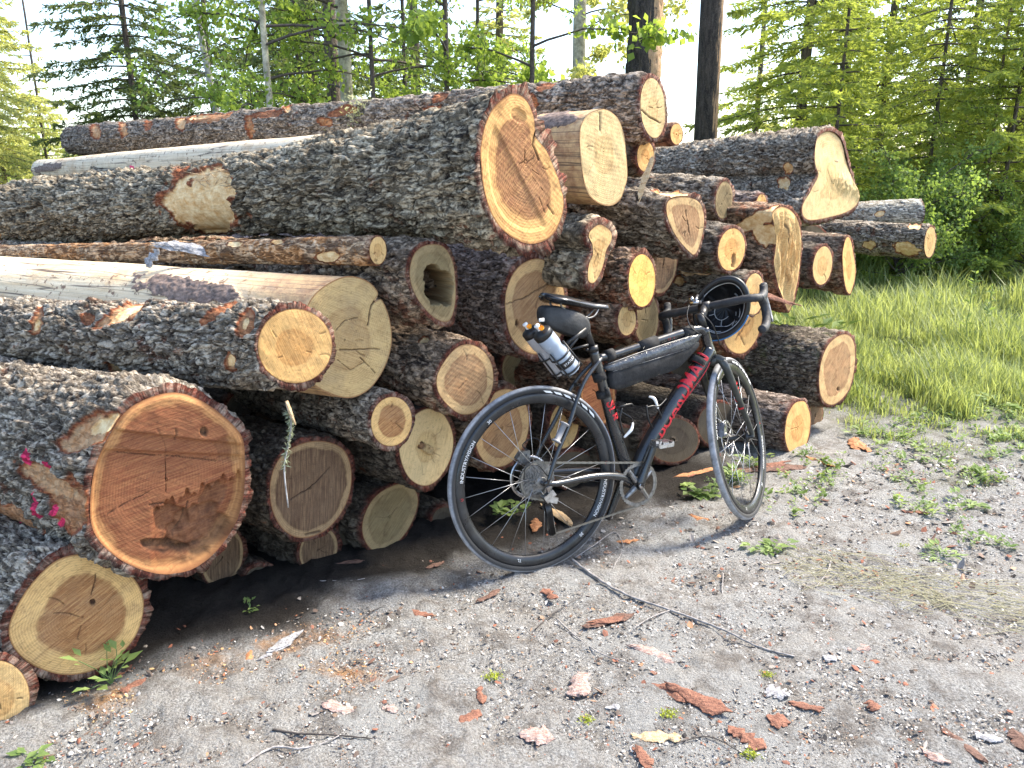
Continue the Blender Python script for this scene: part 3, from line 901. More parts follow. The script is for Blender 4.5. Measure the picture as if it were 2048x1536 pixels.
LG[16] = log('oval weathered end resting above the teardrop log', (1448,400,17,38,5),
    o=-.35, az=50, far=(1310,385,30), bark='grey', cut='olive', beta=42, q=1)
LG[17] = log('small orange log end in front of the notched stump log', (1522,413,11,25,5),
    o=-.45, az=50, far=(1440,412,24), bark='violet', cut='tan', beta=42, q=1, th=.005)
LG[18] = log('oval tan log end with a dark knot above the helmet', (1463,499,27,43,8),
    o=-.12, az=50, far=(1330,492,40), bark='moss', cut='tan', beta=42, q=1, pits=[(1467,520,4,16,8,.01,.7)])
LG[19] = log('splintered torn log end standing proud at the right of the pile',
    [(1545,425),(1565,413),(1590,430),(1602,470),(1600,530),(1590,585),(1578,622),(1567,600),(1556,570),(1548,530),(1552,490),(1549,455)],
    o=-.18, az=50, far=(1440,470,48), bark='red', cut='yellow', beta=45, q=2, fdisp=splint19, th=.006, cracks=[([(1570,440),(1575,520),(1570,590)],2)],
    spots=[(1515,440,50,14,-25),(1535,470,30,20,30)])
LG[20] = log('long straight log reaching furthest right over the grass', (1860,484,11,31,5),
    o=-.9, az=50, length=1.8, far=(1600,466,28), bark='grey', cut='yellow', beta=44, q=2, th=.006, spots=[(1815,497,26,13,15),(1740,490,12,8,0),(1830,455,14,5,0)])
LG[21] = log('silvery smooth barked log pointing back at the far right', (1838,424,12,25,0),
    o=-1.15, az=66, length=1.3, far=(1700,450,22), bark='silver', cut='grey', beta=86, q=1, th=.004, amp=.003, spots=[(1760,428,12,5,-20)])
LG[22] = log('small oval tan end left of the split half log', (1645,531,19,39,7),
    o=-.30, az=50, far=(1560,518,34), bark='dark', cut='yellow', beta=44, q=1)
LG[23] = log('narrow half round split log end at the right edge of the pile',
    [(1694,474),(1701,480),(1708,515),(1711,545),(1706,572),(1699,588),(1690,570),(1685,520),(1688,490)],
    o=-.40, az=50, far=(1610,510,34), bark='brown', cut='tan', beta=50, q=1, th=.005)
LG[24] = log('club shaped narrow log end left of the glowing orange one',
    [(1182,460),(1200,449),(1221,462),(1223,480),(1213,500),(1208,525),(1199,550),(1187,566),(1176,560),(1178,530),(1186,508),(1184,488),(1177,473)],
    o=.04, az=50, far=(1075,480,60), bark='rough', cut='yellow', beta=40, q=1, th=.020, jag=.008)
LG[25] = log('brown log end in shadow behind the glowing orange one', (1326,532,27,56,10),
    o=-.22, az=50, far=(1210,510,48), bark='red', cut='brown', beta=40, q=1, pits=[(1300,530,8,22,10,.01,.4)])
LG[26] = log('glowing bright orange log end near the middle of the pile', (1284,561,27,53,0),
    o=.0, az=50, far=(1130,552,42), bark='red', cut='orange', beta=46, q=2, th=.006, jag=.003)
LG[27] = log('small yellow log end right behind the saddle', (1254,640,18,31,3),
    o=-.02, az=50, far=(1160,652,34), bark='red', cut='yellow', beta=44, q=1, th=.006)
LG[28] = log('half hidden tan end under the glowing orange one', (1294,640,23,52,3),
    o=-.22, az=50, bark='brown', cut='olive', beta=44, q=1)
LG[29] = log('large tan log end directly behind the saddle and bottles',
    [(1010,620),(1014,575),(1035,535),(1070,517),(1100,527),(1122,560),(1132,610),(1128,655),(1110,690),(1080,709),(1045,700),(1020,670)],
    o=-.12, az=50, far=(930,590,76), bark='violet', cut='two', beta=40, q=2, th=.014, jag=.004, cracks=[([(1008,610),(1050,595),(1110,560)],2.0)], pits=[(1033,646,3,6,0,.01,1)])
LG[30] = log('hollow log end with a dark hole in its middle',
    [(828,508),(852,490),(885,492),(905,522),(911,565),(910,610),(898,642),(872,638),(845,612),(826,580),(819,545)],
    o=.03, az=50, far=(735,560,66), bark='brown', cut='olive', beta=36, q=2, th=.006, pits=[(876,572,29,40,-15,.22,1)])
LG[31] = log('brown hearted log end with a branch stub left of the bicycle',
    [(905,702),(935,688),(965,700),(984,730),(986,770),(973,805),(948,826),(920,828),(893,808),(875,780),(876,745)],
    o=.03, az=50, far=(800,700,58), bark='brown', cut='two', beta=36, q=2, th=.010, spots=[(852,688,12,8,0)])
LG[32] = log('small orange ringed end above the pale knotted one', (783,843,41,50,8),
    o=.02, az=52, far=(690,810,48), bark='grey', cut='ring', beta=34, q=2, th=.007, jag=.003)
LG[33] = log('pale end with a broken splinter knot left of the rear wheel',
    [(820,840),(850,818),(880,822),(900,850),(907,885),(898,925),(875,960),(848,972),(820,958),(803,925),(799,885)],
    o=-.08, az=52, far=(730,870,66), bark='dark', cut='pale', beta=36, q=2, pits=[(850,895,18,9,35,-.015,.35),(842,890,6,10,30,.01,.9)])
LG[34] = log('broad dark brown log end low in the shaded middle',
    [(560,915),(600,888),(645,882),(685,897),(702,935),(700,985),(680,1030),(645,1065),(600,1076),(565,1058),(543,1015),(541,960)],
    o=-.12, az=54, far=(480,930,84), bark='dark', cut='brown', beta=36, q=2, cracks=[([(580,1000),(620,975),(660,935)],1.6),([(612,1070),(640,1063)],4)])
LG[35] = log('olive brown oval end on the ground left of the rear wheel',
    [(760,985),(795,968),(822,970),(836,995),(830,1030),(810,1068),(780,1095),(748,1102),(728,1078),(725,1045),(738,1010)],
    o=-.24, az=54, bark='dark', cut='olive', beta=36, q=1, th=.005)
LG[36] = log('small dark round end below the broad brown one', (637,1100,37,47,22),
    o=-.28, az=54, bark='dark', cut='brown', beta=36, q=1, th=.005)
LG[37] = log('dim angular end half hidden under the huge rotten butt', (445,1115,40,60,15),
    o=-.34, az=56, bark='dark', cut='brown', beta=36, q=1, th=.004)
LG[38] = log('brown log end seen through the rear wheel', (1004,856,53,80,12),
    o=-.16, az=50, far=(890,840,66), bark='brown', cut='two', beta=38, q=1)
LG[39] = log('small tan end behind the seat stays of the bicycle', (1128,850,29,48,8),
    o=-.32, az=50, bark='dark', cut='yellow', beta=40, q=0)
LG[40] = log('barely visible dark end in the gap below the large tan one', (1034,738,30,38,0),
    o=-.55, az=50, bark='dark', cut='olive', beta=40, q=0)
LG[41] = log('reddish peeled end behind the seat tube of the bicycle', (1196,790,34,62,0),
    o=-.22, az=50, bark='red', cut='red', beta=40, q=1)
LG[42] = log('lumpy split orange end hanging below the helmet',
    [(1512,560),(1526,590),(1524,640),(1512,680),(1488,706),(1462,702),(1448,676),(1455,630),(1480,585)],
    o=-.20, az=50, bark='red', cut='tan', beta=40, q=1, cracks=[([(1465,640),(1490,690)],2),([(1500,640),(1470,680)],2)], jag=.010)
LG[43] = log('pale end partly covered by the right handlebar drop', (1508,588,20,42,4),
    o=-.12, az=50, far=(1345,578,46), bark='grey', cut='yellow', beta=42, q=1, spots=[(1375,545,13,9,-20),(1362,562,9,8,0),(1405,545,20,8,10)])
LG[44] = log('large mossy log with narrow ringed end at the lower right', 
    [(1680,670),(1700,672),(1710,695),(1709,735),(1700,775),(1682,800),(1662,810),(1644,798),(1638,765),(1642,725),(1656,690)],
    o=-.16, az=50, far=(1470,725,70), bark='moss', cut='two', beta=44, q=2, th=.011, jag=.006, pits=[(1676,778,3,4,0,.01,1)])
LG[45] = log('lowest right log end standing by the gravel', 
    [(1600,802),(1612,806),(1621,835),(1618,870),(1608,898),(1592,910),(1577,900),(1570,870),(1574,835),(1586,810)],
    o=-.08, az=50, far=(1475,830,48), bark='violet', cut='tan', beta=44, q=1)
LG[46] = log('small end tucked behind the lowest right log', (1631,832,14,30,5),
    o=-.30, az=50, bark='dark', cut='brown', beta=44, q=0)
# filler logs in the dark depth of the pile, ends coloured as shade
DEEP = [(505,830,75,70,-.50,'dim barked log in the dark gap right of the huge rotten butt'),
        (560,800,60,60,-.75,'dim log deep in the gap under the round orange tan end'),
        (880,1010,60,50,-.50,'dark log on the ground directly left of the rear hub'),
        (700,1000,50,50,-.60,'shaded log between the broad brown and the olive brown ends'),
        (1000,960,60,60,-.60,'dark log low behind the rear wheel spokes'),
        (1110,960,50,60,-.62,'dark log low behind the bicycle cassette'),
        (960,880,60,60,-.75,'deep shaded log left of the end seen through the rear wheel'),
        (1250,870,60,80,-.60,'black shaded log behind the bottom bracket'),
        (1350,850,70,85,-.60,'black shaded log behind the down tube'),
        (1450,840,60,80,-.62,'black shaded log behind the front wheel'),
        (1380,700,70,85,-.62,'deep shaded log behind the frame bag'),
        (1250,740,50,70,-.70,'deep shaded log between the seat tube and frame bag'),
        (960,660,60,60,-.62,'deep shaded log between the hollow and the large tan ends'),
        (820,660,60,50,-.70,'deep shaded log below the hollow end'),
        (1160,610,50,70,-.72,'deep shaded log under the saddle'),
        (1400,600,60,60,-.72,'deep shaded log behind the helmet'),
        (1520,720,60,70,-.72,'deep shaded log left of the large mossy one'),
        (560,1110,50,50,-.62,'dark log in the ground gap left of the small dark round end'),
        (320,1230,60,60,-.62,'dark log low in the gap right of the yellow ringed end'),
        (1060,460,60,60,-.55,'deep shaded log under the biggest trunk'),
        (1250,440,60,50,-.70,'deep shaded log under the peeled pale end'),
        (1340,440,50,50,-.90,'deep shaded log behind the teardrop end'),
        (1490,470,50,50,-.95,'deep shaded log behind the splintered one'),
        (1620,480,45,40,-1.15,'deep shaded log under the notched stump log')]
DEEP += [(395,1235,55,45,-.10,'added shade coloured log lying on the ground right of the yellow ringed end'),  # logs added to block light in the gaps, coloured dark like shade
        (520,1160,40,36,-.10,'added shade coloured log on the ground below the broad brown end'),
        (890,1040,34,34,-.12,'added shade coloured log on the ground touching the rear tyre'),
        (1345,880,70,60,-.02,'added shade coloured log behind the crank and down tube'),
        (1250,900,60,60,-.06,'added shade coloured log behind the seat tube'),
        (1150,940,60,50,-.10,'added shade coloured log behind the cassette'),
        (1440,850,60,60,-.10,'added shade coloured log behind the front tyre'),
        (700,1060,30,50,-.12,'added shade coloured log between the small dark and the olive brown ends')]
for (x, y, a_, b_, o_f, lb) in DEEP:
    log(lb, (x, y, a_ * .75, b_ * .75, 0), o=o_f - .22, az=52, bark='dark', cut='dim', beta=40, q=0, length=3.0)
for kk, d_ in LG.items():
    print('log', kk, 'r=%.3f L=%.2f r2=%.3f P1=%s zmin=%.2f P2z=%.2f' % (d_['r'], d_['L'], d_['r2'], np.round(d_['P1'], 2), d_['zmin'], d_['P2'][2]))

# ------------------------------------------------------------------ the bicycle
M_frame = simple('frame_black_carbon', (.010, .011, .013), rough=.28, spec=.6, nz=.4, nscale=12, coat=.35)
M_black = simple('satin_black', (.009, .009, .010), rough=.42)
M_tape = simple('handlebar_tape', (.016, .017, .020), rough=.62, nz=.3, nscale=30, bump=.001)
M_rim = simple('rim_black_carbon', (.013, .014, .016), rough=.33, nz=.4, nscale=20)
M_steel = simple('brushed_steel', (.42, .42, .43), rough=.32, metal=1.0, nz=.3, nscale=60)
M_spoke = simple('spoke_steel', (.45, .45, .46), rough=.35, metal=.9)
M_dsteel = simple('dark_steel', (.24, .235, .23), rough=.45, metal=.9, nz=.4, nscale=50)
M_chain = simple('chain_steel', (.22, .21, .19), rough=.45, metal=.9)
M_white = simple('white_print', (.78, .78, .78), rough=.5)
M_red = simple('red_print', (.50, .015, .025), rough=.4)
M_whitepl = simple('white_plastic', (.80, .80, .80), rough=.35)
M_cloth = simple('black_cordura', (.010, .010, .011), rough=.85, nz=.4, nscale=25, bump=.002)
M_gloss = simple('coated_zip_cloth', (.045, .05, .058), rough=.25, spec=.8, nz=.5, nscale=9, bump=.006)
M_saddle = simple('saddle_black', (.012, .013, .016), rough=.25, spec=.7)
M_fork = simple('fork_dusty_black', (.030, .032, .028), rough=.45, nz=.5, nscale=12)

t = NT('tyre_rubber', .7)
tr_, _g, _b, _a = t.sep('mask')
o_ = t.obj()
dust_sheen = t.ramp(t.noise(o_, 26, 5, .7), [(.3, .25), (.75, 1)])
t.color(t.mix(t.math('MULTIPLY', tr_, dust_sheen), (.018, .018, .019), (.42, .43, .46)))  # pale tread: dust plus the sky's reflection, both put in as colour
t.bump(t.noise(o_, 160, 3, .6), .0008)
M_tyre = t.m

YAW, LEAN, WB, STEER = R(27.2), R(7.56), .987, R(32.2)
BG = np.array([.105, 2.534, .0])
fwv = np.array([math.cos(YAW), math.sin(YAW), 0])
lfh = np.array([-math.sin(YAW), math.cos(YAW), 0])
upv = np.array([0, 0, 1.0]) * math.cos(LEAN) + lfh * math.sin(LEAN)
lfv = np.cross(upv, fwv)
BM = np.c_[fwv, lfv, upv]              # local -> world
BG[2] = -0.003

def BP(px, py, y=0.0):
    """bicycle-space point seen at the pixel, y metres to the bicycle's left of its middle plane"""
    w = on_plane(px, py, BG + lfv * y, lfv)
    return (w - BG) @ BM

bike = empty('bicycle', BG, 'black gravel bicycle with red lettering leaning against the log pile', 'bicycle')
bike.rotation_euler = Matrix([list(r_) for r_ in BM]).to_euler()

AX = np.array([-math.cos(R(72)), 0, math.sin(R(72))]); PP = np.array([math.sin(R(72)), 0, math.cos(R(72))])
FC = np.array([WB, 0, .34]); PIV = FC - PP * .045
def ST(V):
    V = np.asarray(V, float) - PIV
    c, s_ = math.cos(STEER), math.sin(STEER)
    return V * c + np.cross(AX, V) * s_ + np.outer(V @ AX, AX) * (1 - c) + PIV

def text_mesh(txt, size, res=3, bold=0.0):
    cu = bpy.data.curves.new('tmp', 'FONT'); cu.body = txt; cu.size = size; cu.resolution_u = res; cu.offset = size * bold
    cu.align_x = 'CENTER'; cu.align_y = 'CENTER'
    ob = bpy.data.objects.new('tmp', cu); C.objects.link(ob)
    dg = bpy.context.evaluated_depsgraph_get()
    me = bpy.data.meshes.new_from_object(ob.evaluated_get(dg))
    import bmesh
    bm = bmesh.new(); bm.from_mesh(me)
    bmesh.ops.triangulate(bm, faces=bm.faces)
    for _ in range(2):
        bmesh.ops.subdivide_edges(bm, edges=[e for e in bm.edges if e.calc_length() > size * .12], cuts=1)
        bmesh.ops.triangulate(bm, faces=bm.faces)
    V = np.array([v.co[:] for v in bm.verts]); F = np.array([[v.index for v in f.verts] for f in bm.faces])
    bm.free(); bpy.data.objects.remove(ob); bpy.data.curves.remove(cu); bpy.data.meshes.remove(me)
    return V, F

def on_tube(V, p0, p1, rad, side_ang=0.0, off=.0008, stretch=1.35):
    """wrap flat letters (x along, y across) on a tube's right-hand flank"""
    p0 = np.asarray(p0, float); p1 = np.asarray(p1, float)
    d = p1 - p0; L = np.linalg.norm(d); d /= L
    out = np.array([0, -1.0, 0]); out -= d * np.dot(out, d); out /= np.linalg.norm(out)
    acr = np.cross(d, out); acr = -acr if acr[2] < 0 else acr
    th = V[:, 1] * stretch / rad + side_ang
    r = rad + off
    return p0 + d * (L / 2 + V[:, :1]) + r * (np.cos(th)[:, None] * out + np.sin(th)[:, None] * acr)

def make_wheel(cx, fn, front):
    nm = 'wheel'
    c = np.array([cx, 0, .34]); Y = np.array([0, 1.0, 0])
    X0 = [1, 0, 0]
    hub = MB()
    hub.lathe(c - Y * .062, Y, [(.0, 0), (.009, 0), (.009, .018), (.024, .020), (.024, .024), (.013, .032), (.012, .060), (.013, .092), (.026, .098), (.026, .102), (.010, .106), (.010, .124), (0, .124)], 20)
    w = hub.build(nm, M_black, bike, fn=fn)
    t_ = np.linspace(0, 2 * np.pi, 14, endpoint=False)
    prof = [(.0145 * math.cos(a), .0142 * math.sin(a)) for a in t_]
    b = MB().ring(c, Y, .3255, prof, 112, X0)
    Vt = np.vstack(b.V); rr_ = np.hypot(Vt[:, 0] - c[0], Vt[:, 2] - c[2])
    m_ = sstep(.328, .335, rr_)
    mk('tyre', fn(Vt), [np.vstack(b.Q)], M_tyre, w, True, cols={'mask': np.c_[m_, m_, m_, m_]})
    rp_ = [(.006, -.011), (.006, .011), (-.004, .0125), (-.018, .0115), (-.030, .006), (-.032, 0), (-.030, -.006), (-.018, -.0115), (-.004, -.0125)]
    rim = MB().ring(c, Y, .309, rp_, 112, X0).build('rim', M_rim, w, fn=fn)
    sp = MB()
    for k in range(24):
        a = k / 24 * 2 * np.pi + .05
        s_ = 1 if k % 2 else -1
        a2 = a + (.9 if (k // 2) % 2 else -.9)
        p0 = c + np.array([.024 * math.cos(a2), s_ * .034, .024 * math.sin(a2)])
        p1 = c + np.array([.278 * math.cos(a), s_ * .003, .278 * math.sin(a)])
        sp.tube([p0, p1], .0011, 4)
    sp.build('spokes', M_spoke, w, fn=fn)
    # brake disc on the left
    dc = c + Y * .046
    dk = MB().ring(dc, Y, .074, [(-.007, -.001), (.006, -.001), (.006, .001), (-.007, .001)], 48, X0)
    for k in range(6):
        a = k / 6 * 2 * np.pi
        dk.tube([dc + [.02 * math.cos(a), 0, .02 * math.sin(a)], dc + [.069 * math.cos(a + .5), 0, .069 * math.sin(a + .5)]], .0022, 5)
    dk.build('brake_disc', M_steel, w, fn=fn)
    # letters on the rim's right side
    def arc_text(txt, size, ang, r=.2935, mat=M_white, sy=1.0):
        V, F = text_mesh(txt, size)
        a_ = ang - V[:, 0] / r
        rad_ = r + V[:, 1] * sy
        yy = -.0128 - .0005 + (.309 - rad_) * 0.0
        yy = np.where(rad_ < .291, yy + (.291 - rad_) * .42, yy)
        P = np.c_[c[0] + rad_ * np.cos(a_), yy, c[2] + rad_ * np.sin(a_)]
        mk('rim_lettering', fn(P), [F], mat, rim, False)
    for base in (157, 337):
        arc_text('INDUSTRY/VISION', .0185, R(base))
        arc_text('30', .017, R(base - 31))
        arc_text('U', .014, R(base + 26), mat=M_red)
    arc_text('TL', .015, R(252))
    for base in (58,):
        sl = MB()
        for k in range(6):
            a0 = R(base + 22 - k * 7.5)
            ln = R(5.2)
            q = [(.3165, a0), (.3165, a0 - ln), (.3235, a0 - ln + R(2.2)), (.3235, a0 + R(2.2))]
            V = [[c[0] + r_ * math.cos(a_), -.0125 - (.0016 if r_ > .32 else 0.0006), c[2] + r_ * math.sin(a_)] for r_, a_ in q]
            sl.add(V, [[0, 1, 2, 3]])
        sl.build('tyre_stripes', M_white, w, fn=fn, smooth=False)
    return w, rim

ident = lambda V: np.asarray(V, float)
rw, _ = make_wheel(0.0, ident, False)
fw_, _ = make_wheel(WB, ST, True)

# cassette
cs = MB()
radii = [.023, .026, .030, .034, .038, .043, .048, .053, .059, .065, .072]
for k, r_ in enumerate(radii):
    y = -.046 + k * .0036
    nt = int(r_ * 2 * math.pi / .0127)
    seg = nt * 4
    prof_t = np.linspace(0, 2 * np.pi, seg, endpoint=False)
    rr_ = r_ + np.array([.0, .0028, .0028, .0][0:4] * nt) - .001
    V = []
    for yy in (y, y + .0018):
        V.append(np.c_[rr_ * np.cos(prof_t), np.full(seg, yy), .34 + rr_ * np.sin(prof_t)])
    for yy in (y, y + .0018):
        V.append(np.c_[(r_ - .007) * np.cos(prof_t), np.full(seg, yy), .34 + (r_ - .007) * np.sin(prof_t)])
    i = np.arange(seg); j = (i + 1) % seg
    Q = np.vstack([np.c_[i, j, seg + j, seg + i], np.c_[2 * seg + i, 2 * seg + j, j, i], np.c_[seg + i, seg + j, 3 * seg + j, 3 * seg + i]])
    cs.add(np.vstack(V), Q)
cs.lathe([0, -.05, .34], [0, 1, 0], [(0, 0), (.018, 0), (.020, .003), (.020, .045), (.055, .042), (.03, .046)], 20)
cas = cs.build('cassette', M_dsteel, rw, smooth=False)

# frame
BB = np.array([.413, 0, .257]); HT0 = PIV + AX * .385; HT1 = PIV + AX * .515
SC = BP(1186, 700); SC[1] = 0
TT0 = BP(1197, 716); TT0[1] = 0
fr = MB()
DT0 = PIV + AX * .425
ttm = BP(1300, 686)
fr.tube(crom([HT0, (HT0 + HT1) / 2, HT1], 7), [.024, .023, .021, .020, .020, .021, .022], 16)
fr.tube(crom([HT1 - AX * .02, BP(1390, 659) , ttm, BP(1225, 710), TT0], 20), np.interp(np.linspace(0, 1, 20), [0, .15, .6, 1], [.022, .019, .016, .015]), 14, sx=1.0)
dtp = [DT0, BP(1405, 722), BP(1340, 815), BP(1296, 890), BB + [.005, 0, .01]]
for p_ in dtp: p_[1] = 0
fr.tube(crom(dtp, 24), np.interp(np.linspace(0, 1, 24), [0, .2, .85, 1], [.026, .031, .031, .028]), 18)
stp = [SC, BP(1202, 755), BP(1226, 850), BB]
for p_ in stp: p_[1] = 0
fr.tube(crom(stp, 18), np.interp(np.linspace(0, 1, 18), [0, .3, .8, 1], [.018, .019, .023, .026]), 14)
fr.lathe(BB - [0, .036, 0], [0, 1, 0], [(0, 0), (.026, 0), (.027, .004), (.027, .068), (.026, .072), (0, .072)], 22)
for s_ in (-1, 1):
    DO = np.array([.012, s_ * .066, .338])
    cs_pts = [DO, BP(1120, 966, s_ * .062) if s_ < 0 else DO + [.05, 0, .003], np.array([.22, s_ * .052, .325]), np.array([.335, s_ * .040, .300]), BB + [-.015, s_ * .022, .006]]
    fr.tube(crom(cs_pts, 22), np.interp(np.linspace(0, 1, 22), [0, .12, .6, 1], [.007, .0105, .0135, .017]), 12)
    ss = [DO, np.array([.055, s_ * .062, .43]), np.array([.12, s_ * .050, .53]), np.array([.20, s_ * .028, .665]), TT0 + [.004, s_ * .012, 0]]
    fr.tube(crom(ss, 22), np.interp(np.linspace(0, 1, 22), [0, .15, .8, 1], [.007, .0085, .008, .009]), 10)
    fr.tube([DO + [-.012, 0, -.004], DO + [.014, 0, .003]], [.010, .014], 10, sx=.5)
fr.tube([[.1985, -.03, .66], [.1985, .03, .66]], .007, 8)
frame = fr.build('frame', M_frame, bike)
# red letters
V, F = text_mesh('BOARDMAN', .070, bold=.018)
d0 = BP(1303, 880); d1 = BP(1412, 702); d0[1] = d1[1] = 0
mk('frame_lettering', on_tube(np.c_[V[:, 0] * .96, V[:, 1] * 1.0, V[:, 2]], d0, d1, .031, .35), [F], M_red, frame, False)
V, F = text_mesh('SLR', .040, bold=.02)
s0 = BP(1240, 888); s1 = BP(1199, 752); s0[1] = s1[1] = 0
mk('frame_lettering', on_tube(np.c_[V[:, 0] * 1.35, V[:, 1], V[:, 2]], s1, s0, .0215, .0), [F], M_red, frame, False)
V, F = text_mesh('| |   |', .016)
mk('frame_lettering', on_tube(V, BP(1312, 683) * [1, 0, 1], BP(1362, 668) * [1, 0, 1], .0165, .3), [F], M_red, frame, False)
st_ = MB(); st_.tube(crom([DT0 - [.02, 0, .0], dtp[1] + [.004, -.030, -.018], dtp[2] + [.004, -.030, -.018], dtp[3] + [.004, -.029, -.016]], 16), .0016, 5)
st_.build('red_pinstripe', M_red, frame)
MB().tube([SC + [0, 0, -.006], SC + [-.004, 0, .016]], .0215, 16).tube([SC + [-.028, -.01, .004], SC + [-.028, .012, .004]], .006, 8).build('seat_clamp', M_black, bike)

# seat post and saddle
SP1 = BP(1166, 640); SP1[1] = 0
MB().tube([SC, SC * .4 + SP1 * .6, SP1], [.0138, .0138, .0135], 14).tube([SP1 + [-.02, 0, .008], SP1 + [.022, 0, .0]], .012, 10).tube([SP1 + [0, -.025, .006], SP1 + [0, .025, .006]], .009, 10).build('seat_post', M_black, bike)
tail = BP(1086, 592); nose = BP(1217, 608); mid = BP(1150, 603)
tail[1] = nose[1] = mid[1] = 0
secs = []
xs = np.linspace(0, 1, 22)
for u in xs:
    x = tail[0] + (nose[0] - tail[0]) * u
    ztop = np.interp(u, [0, .25, .5, .75, 1], [tail[2] + .008, tail[2] - .004, mid[2] + .006, nose[2] + .006, nose[2] - .006])
    hw = np.interp(u, [0, .06, .18, .35, .55, .75, .95, 1], [.034, .060, .072, .060, .034, .022, .017, .006])
    th_ = np.interp(u, [0, .1, .3, .6, 1], [.022, .040, .036, .026, .012])
    a = np.linspace(0, 2 * np.pi, 22, endpoint=False)
    yy = hw * np.cos(a)
    zz = np.where(np.sin(a) > 0, np.sin(a) * .012 - .010 * (np.abs(np.cos(a)) ** 3) * (hw / .07), np.sin(a) * th_ * (np.abs(np.cos(a)) ** .8 * .9 + .1))
    secs.append(np.c_[np.full(22, x), yy, ztop + zz - .008])
Vs = np.vstack(secs + [[secs[0].mean(0)], [secs[-1].mean(0)]])
i = np.arange(22)
sad = mk('saddle', Vs, [grid_faces(22, 22), np.vstack([np.c_[np.full(22, 484), (i + 1) % 22, i], np.c_[np.full(22, 485), 21 * 22 + i, 21 * 22 + (i + 1) % 22]])], M_saddle, bike)
ra = MB()
for s_ in (-1, 1):
    ra.tube(crom([tail + [.045, s_ * .045, -.02], tail + [.06, s_ * .03, -.045], SP1 + [-.02, s_ * .022, .012], SP1 + [.03, s_ * .022, .010], nose + [-.05, s_ * .012, -.012]], 18), .0035, 7)
ra.build('saddle_rail', M_dsteel, sad)

# crankset
PD = BP(1312, 884, -.075)
dcr = PD - (BB + [0, -.075, 0]); dcr[1] = 0; dcr /= np.linalg.norm(dcr)
PD = BB + dcr * .170 + [0, -.072, 0]
PF_ = BB - dcr * .170 + [0, .072, 0]
def arm(p0, p1, name='crank_arm'):
    b = MB(); b.tube(crom([p0, p0 * .6 + p1 * .4, p1], 10), np.interp(np.linspace(0, 1, 10), [0, .1, .8, 1], [.020, .018, .013, .013]), 12, sx=.62 if False else 1.0)
    o = b.build(name, M_frame, bike, fn=lambda V: V * [1, 1, 1]); return o
arm(BB + [0, -.055, 0], PD); arm(BB + [0, .05, 0], PF_)
cr = MB()
rc_, ntc = .083, 40
seg = ntc * 4
tt_ = np.linspace(0, 2 * np.pi, seg, endpoint=False)
rr_ = rc_ + np.tile([.0, .003, .003, 0.], ntc)
V = [np.c_[BB[0] + k_ * np.cos(tt_), np.full(seg, yy), BB[2] + k_ * np.sin(tt_)] for k_, yy in ((rr_, -.047), (rr_, -.044), (rc_ - .012, -.044), (rc_ - .012, -.047))]
i = np.arange(seg); j = (i + 1) % seg
Q = np.vstack([np.c_[a_ * seg + i, a_ * seg + j, ((a_ + 1) % 4) * seg + j, ((a_ + 1) % 4) * seg + i] for a_ in range(4)])
cr.add(np.vstack(V), Q)
for k in range(4):
    a = k / 4 * 2 * np.pi + .6
    cr.tube([BB + [.018 * math.cos(a), -.047, .018 * math.sin(a)], BB + [.074 * math.cos(a), -.046, .074 * math.sin(a)]], [.012, .008], 8)
cr.build('chainring', M_dsteel, bike, smooth=False)
MB().lathe(BB + [0, -.072, 0], [0, 1, 0], [(0, 0), (.011, 0), (.012, .003), (.012, .01)], 16).build('crank_bolt', M_steel, bike)
def pedal(P, s_, name='pedal'):
    b = MB()
    b.tube([P, P + [0, s_ * .062, 0]], .008, 10)
    y0 = P + [0, s_ * .035, 0]
    for dx in (-.030, .030): b.box(y0 + [dx, 0, .004], (.010, .055, .016))
    for dy in (-.024, .024): b.box(y0 + [0, dy, .0], (.064, .009, .014))
    b.box(y0 + [.0, 0, .010], (.026, .05, .009)); b.box(y0 + [-.034, 0, .012], (.012, .034, .018)); b.tube([y0 + [-.02, -.02, .014], y0 + [-.02, .02, .014]], .005, 8)
    return sharp(b.build(name, M_steel, bike))
pedal(PD + [0, -.006, 0], -1); pedal(PF_ + [0, .006, 0], 1)

# chain: over the chainring, along the top, round a middle sprocket, down the derailleur
ymid = -.030
J1 = BP(1093, 1012, ymid); J2 = BP(1104, 1062, ymid)
path = []
for a in np.linspace(-80, 88, 16): path.append([BB[0] + .084 * math.cos(R(a)), -.045, BB[2] + .084 * math.sin(R(a))])
for a in np.linspace(92, 250, 14): path.append([.066 * math.cos(R(a)), -.014 + 0 * a, .34 + .066 * math.sin(R(a))])
path += [list(J1 + [-.004, .01, .02]), list(J1 + [.017, 0, 0]), list(J1 + [.01, 0, -.02]), list(J2 + [-.017, 0, .01]), list(J2 + [-.008, 0, -.017]), list(J2 + [.014, 0, -.012])]
path.append(path[0])
path = np.array(path)
sg = np.r_[0, np.cumsum(np.linalg.norm(np.diff(path, axis=0), axis=1))]
nl = int(sg[-1] / .0127)
ch = MB()
for k in range(nl):
    u0, u1 = k * .0127, (k + 1) * .0127
    p0 = np.array([np.interp(u0, sg, path[:, q_]) for q_ in range(3)]); p1 = np.array([np.interp(u1, sg, path[:, q_]) for q_ in range(3)])
    d = (p1 - p0); ln = np.linalg.norm(d); d /= ln + 1e-9
    up_ = np.cross([0, 1.0, 0], d); up_ /= np.linalg.norm(up_) + 1e-9; M = np.c_[d, np.cross(up_, d), up_]
    w_ = .0050 if k % 2 else .0032
    ch.box((p0 + p1) / 2, (ln * 1.25, w_, .0075 if k % 2 else .0062), M)
ch.build('chain', M_chain, bike, smooth=False)

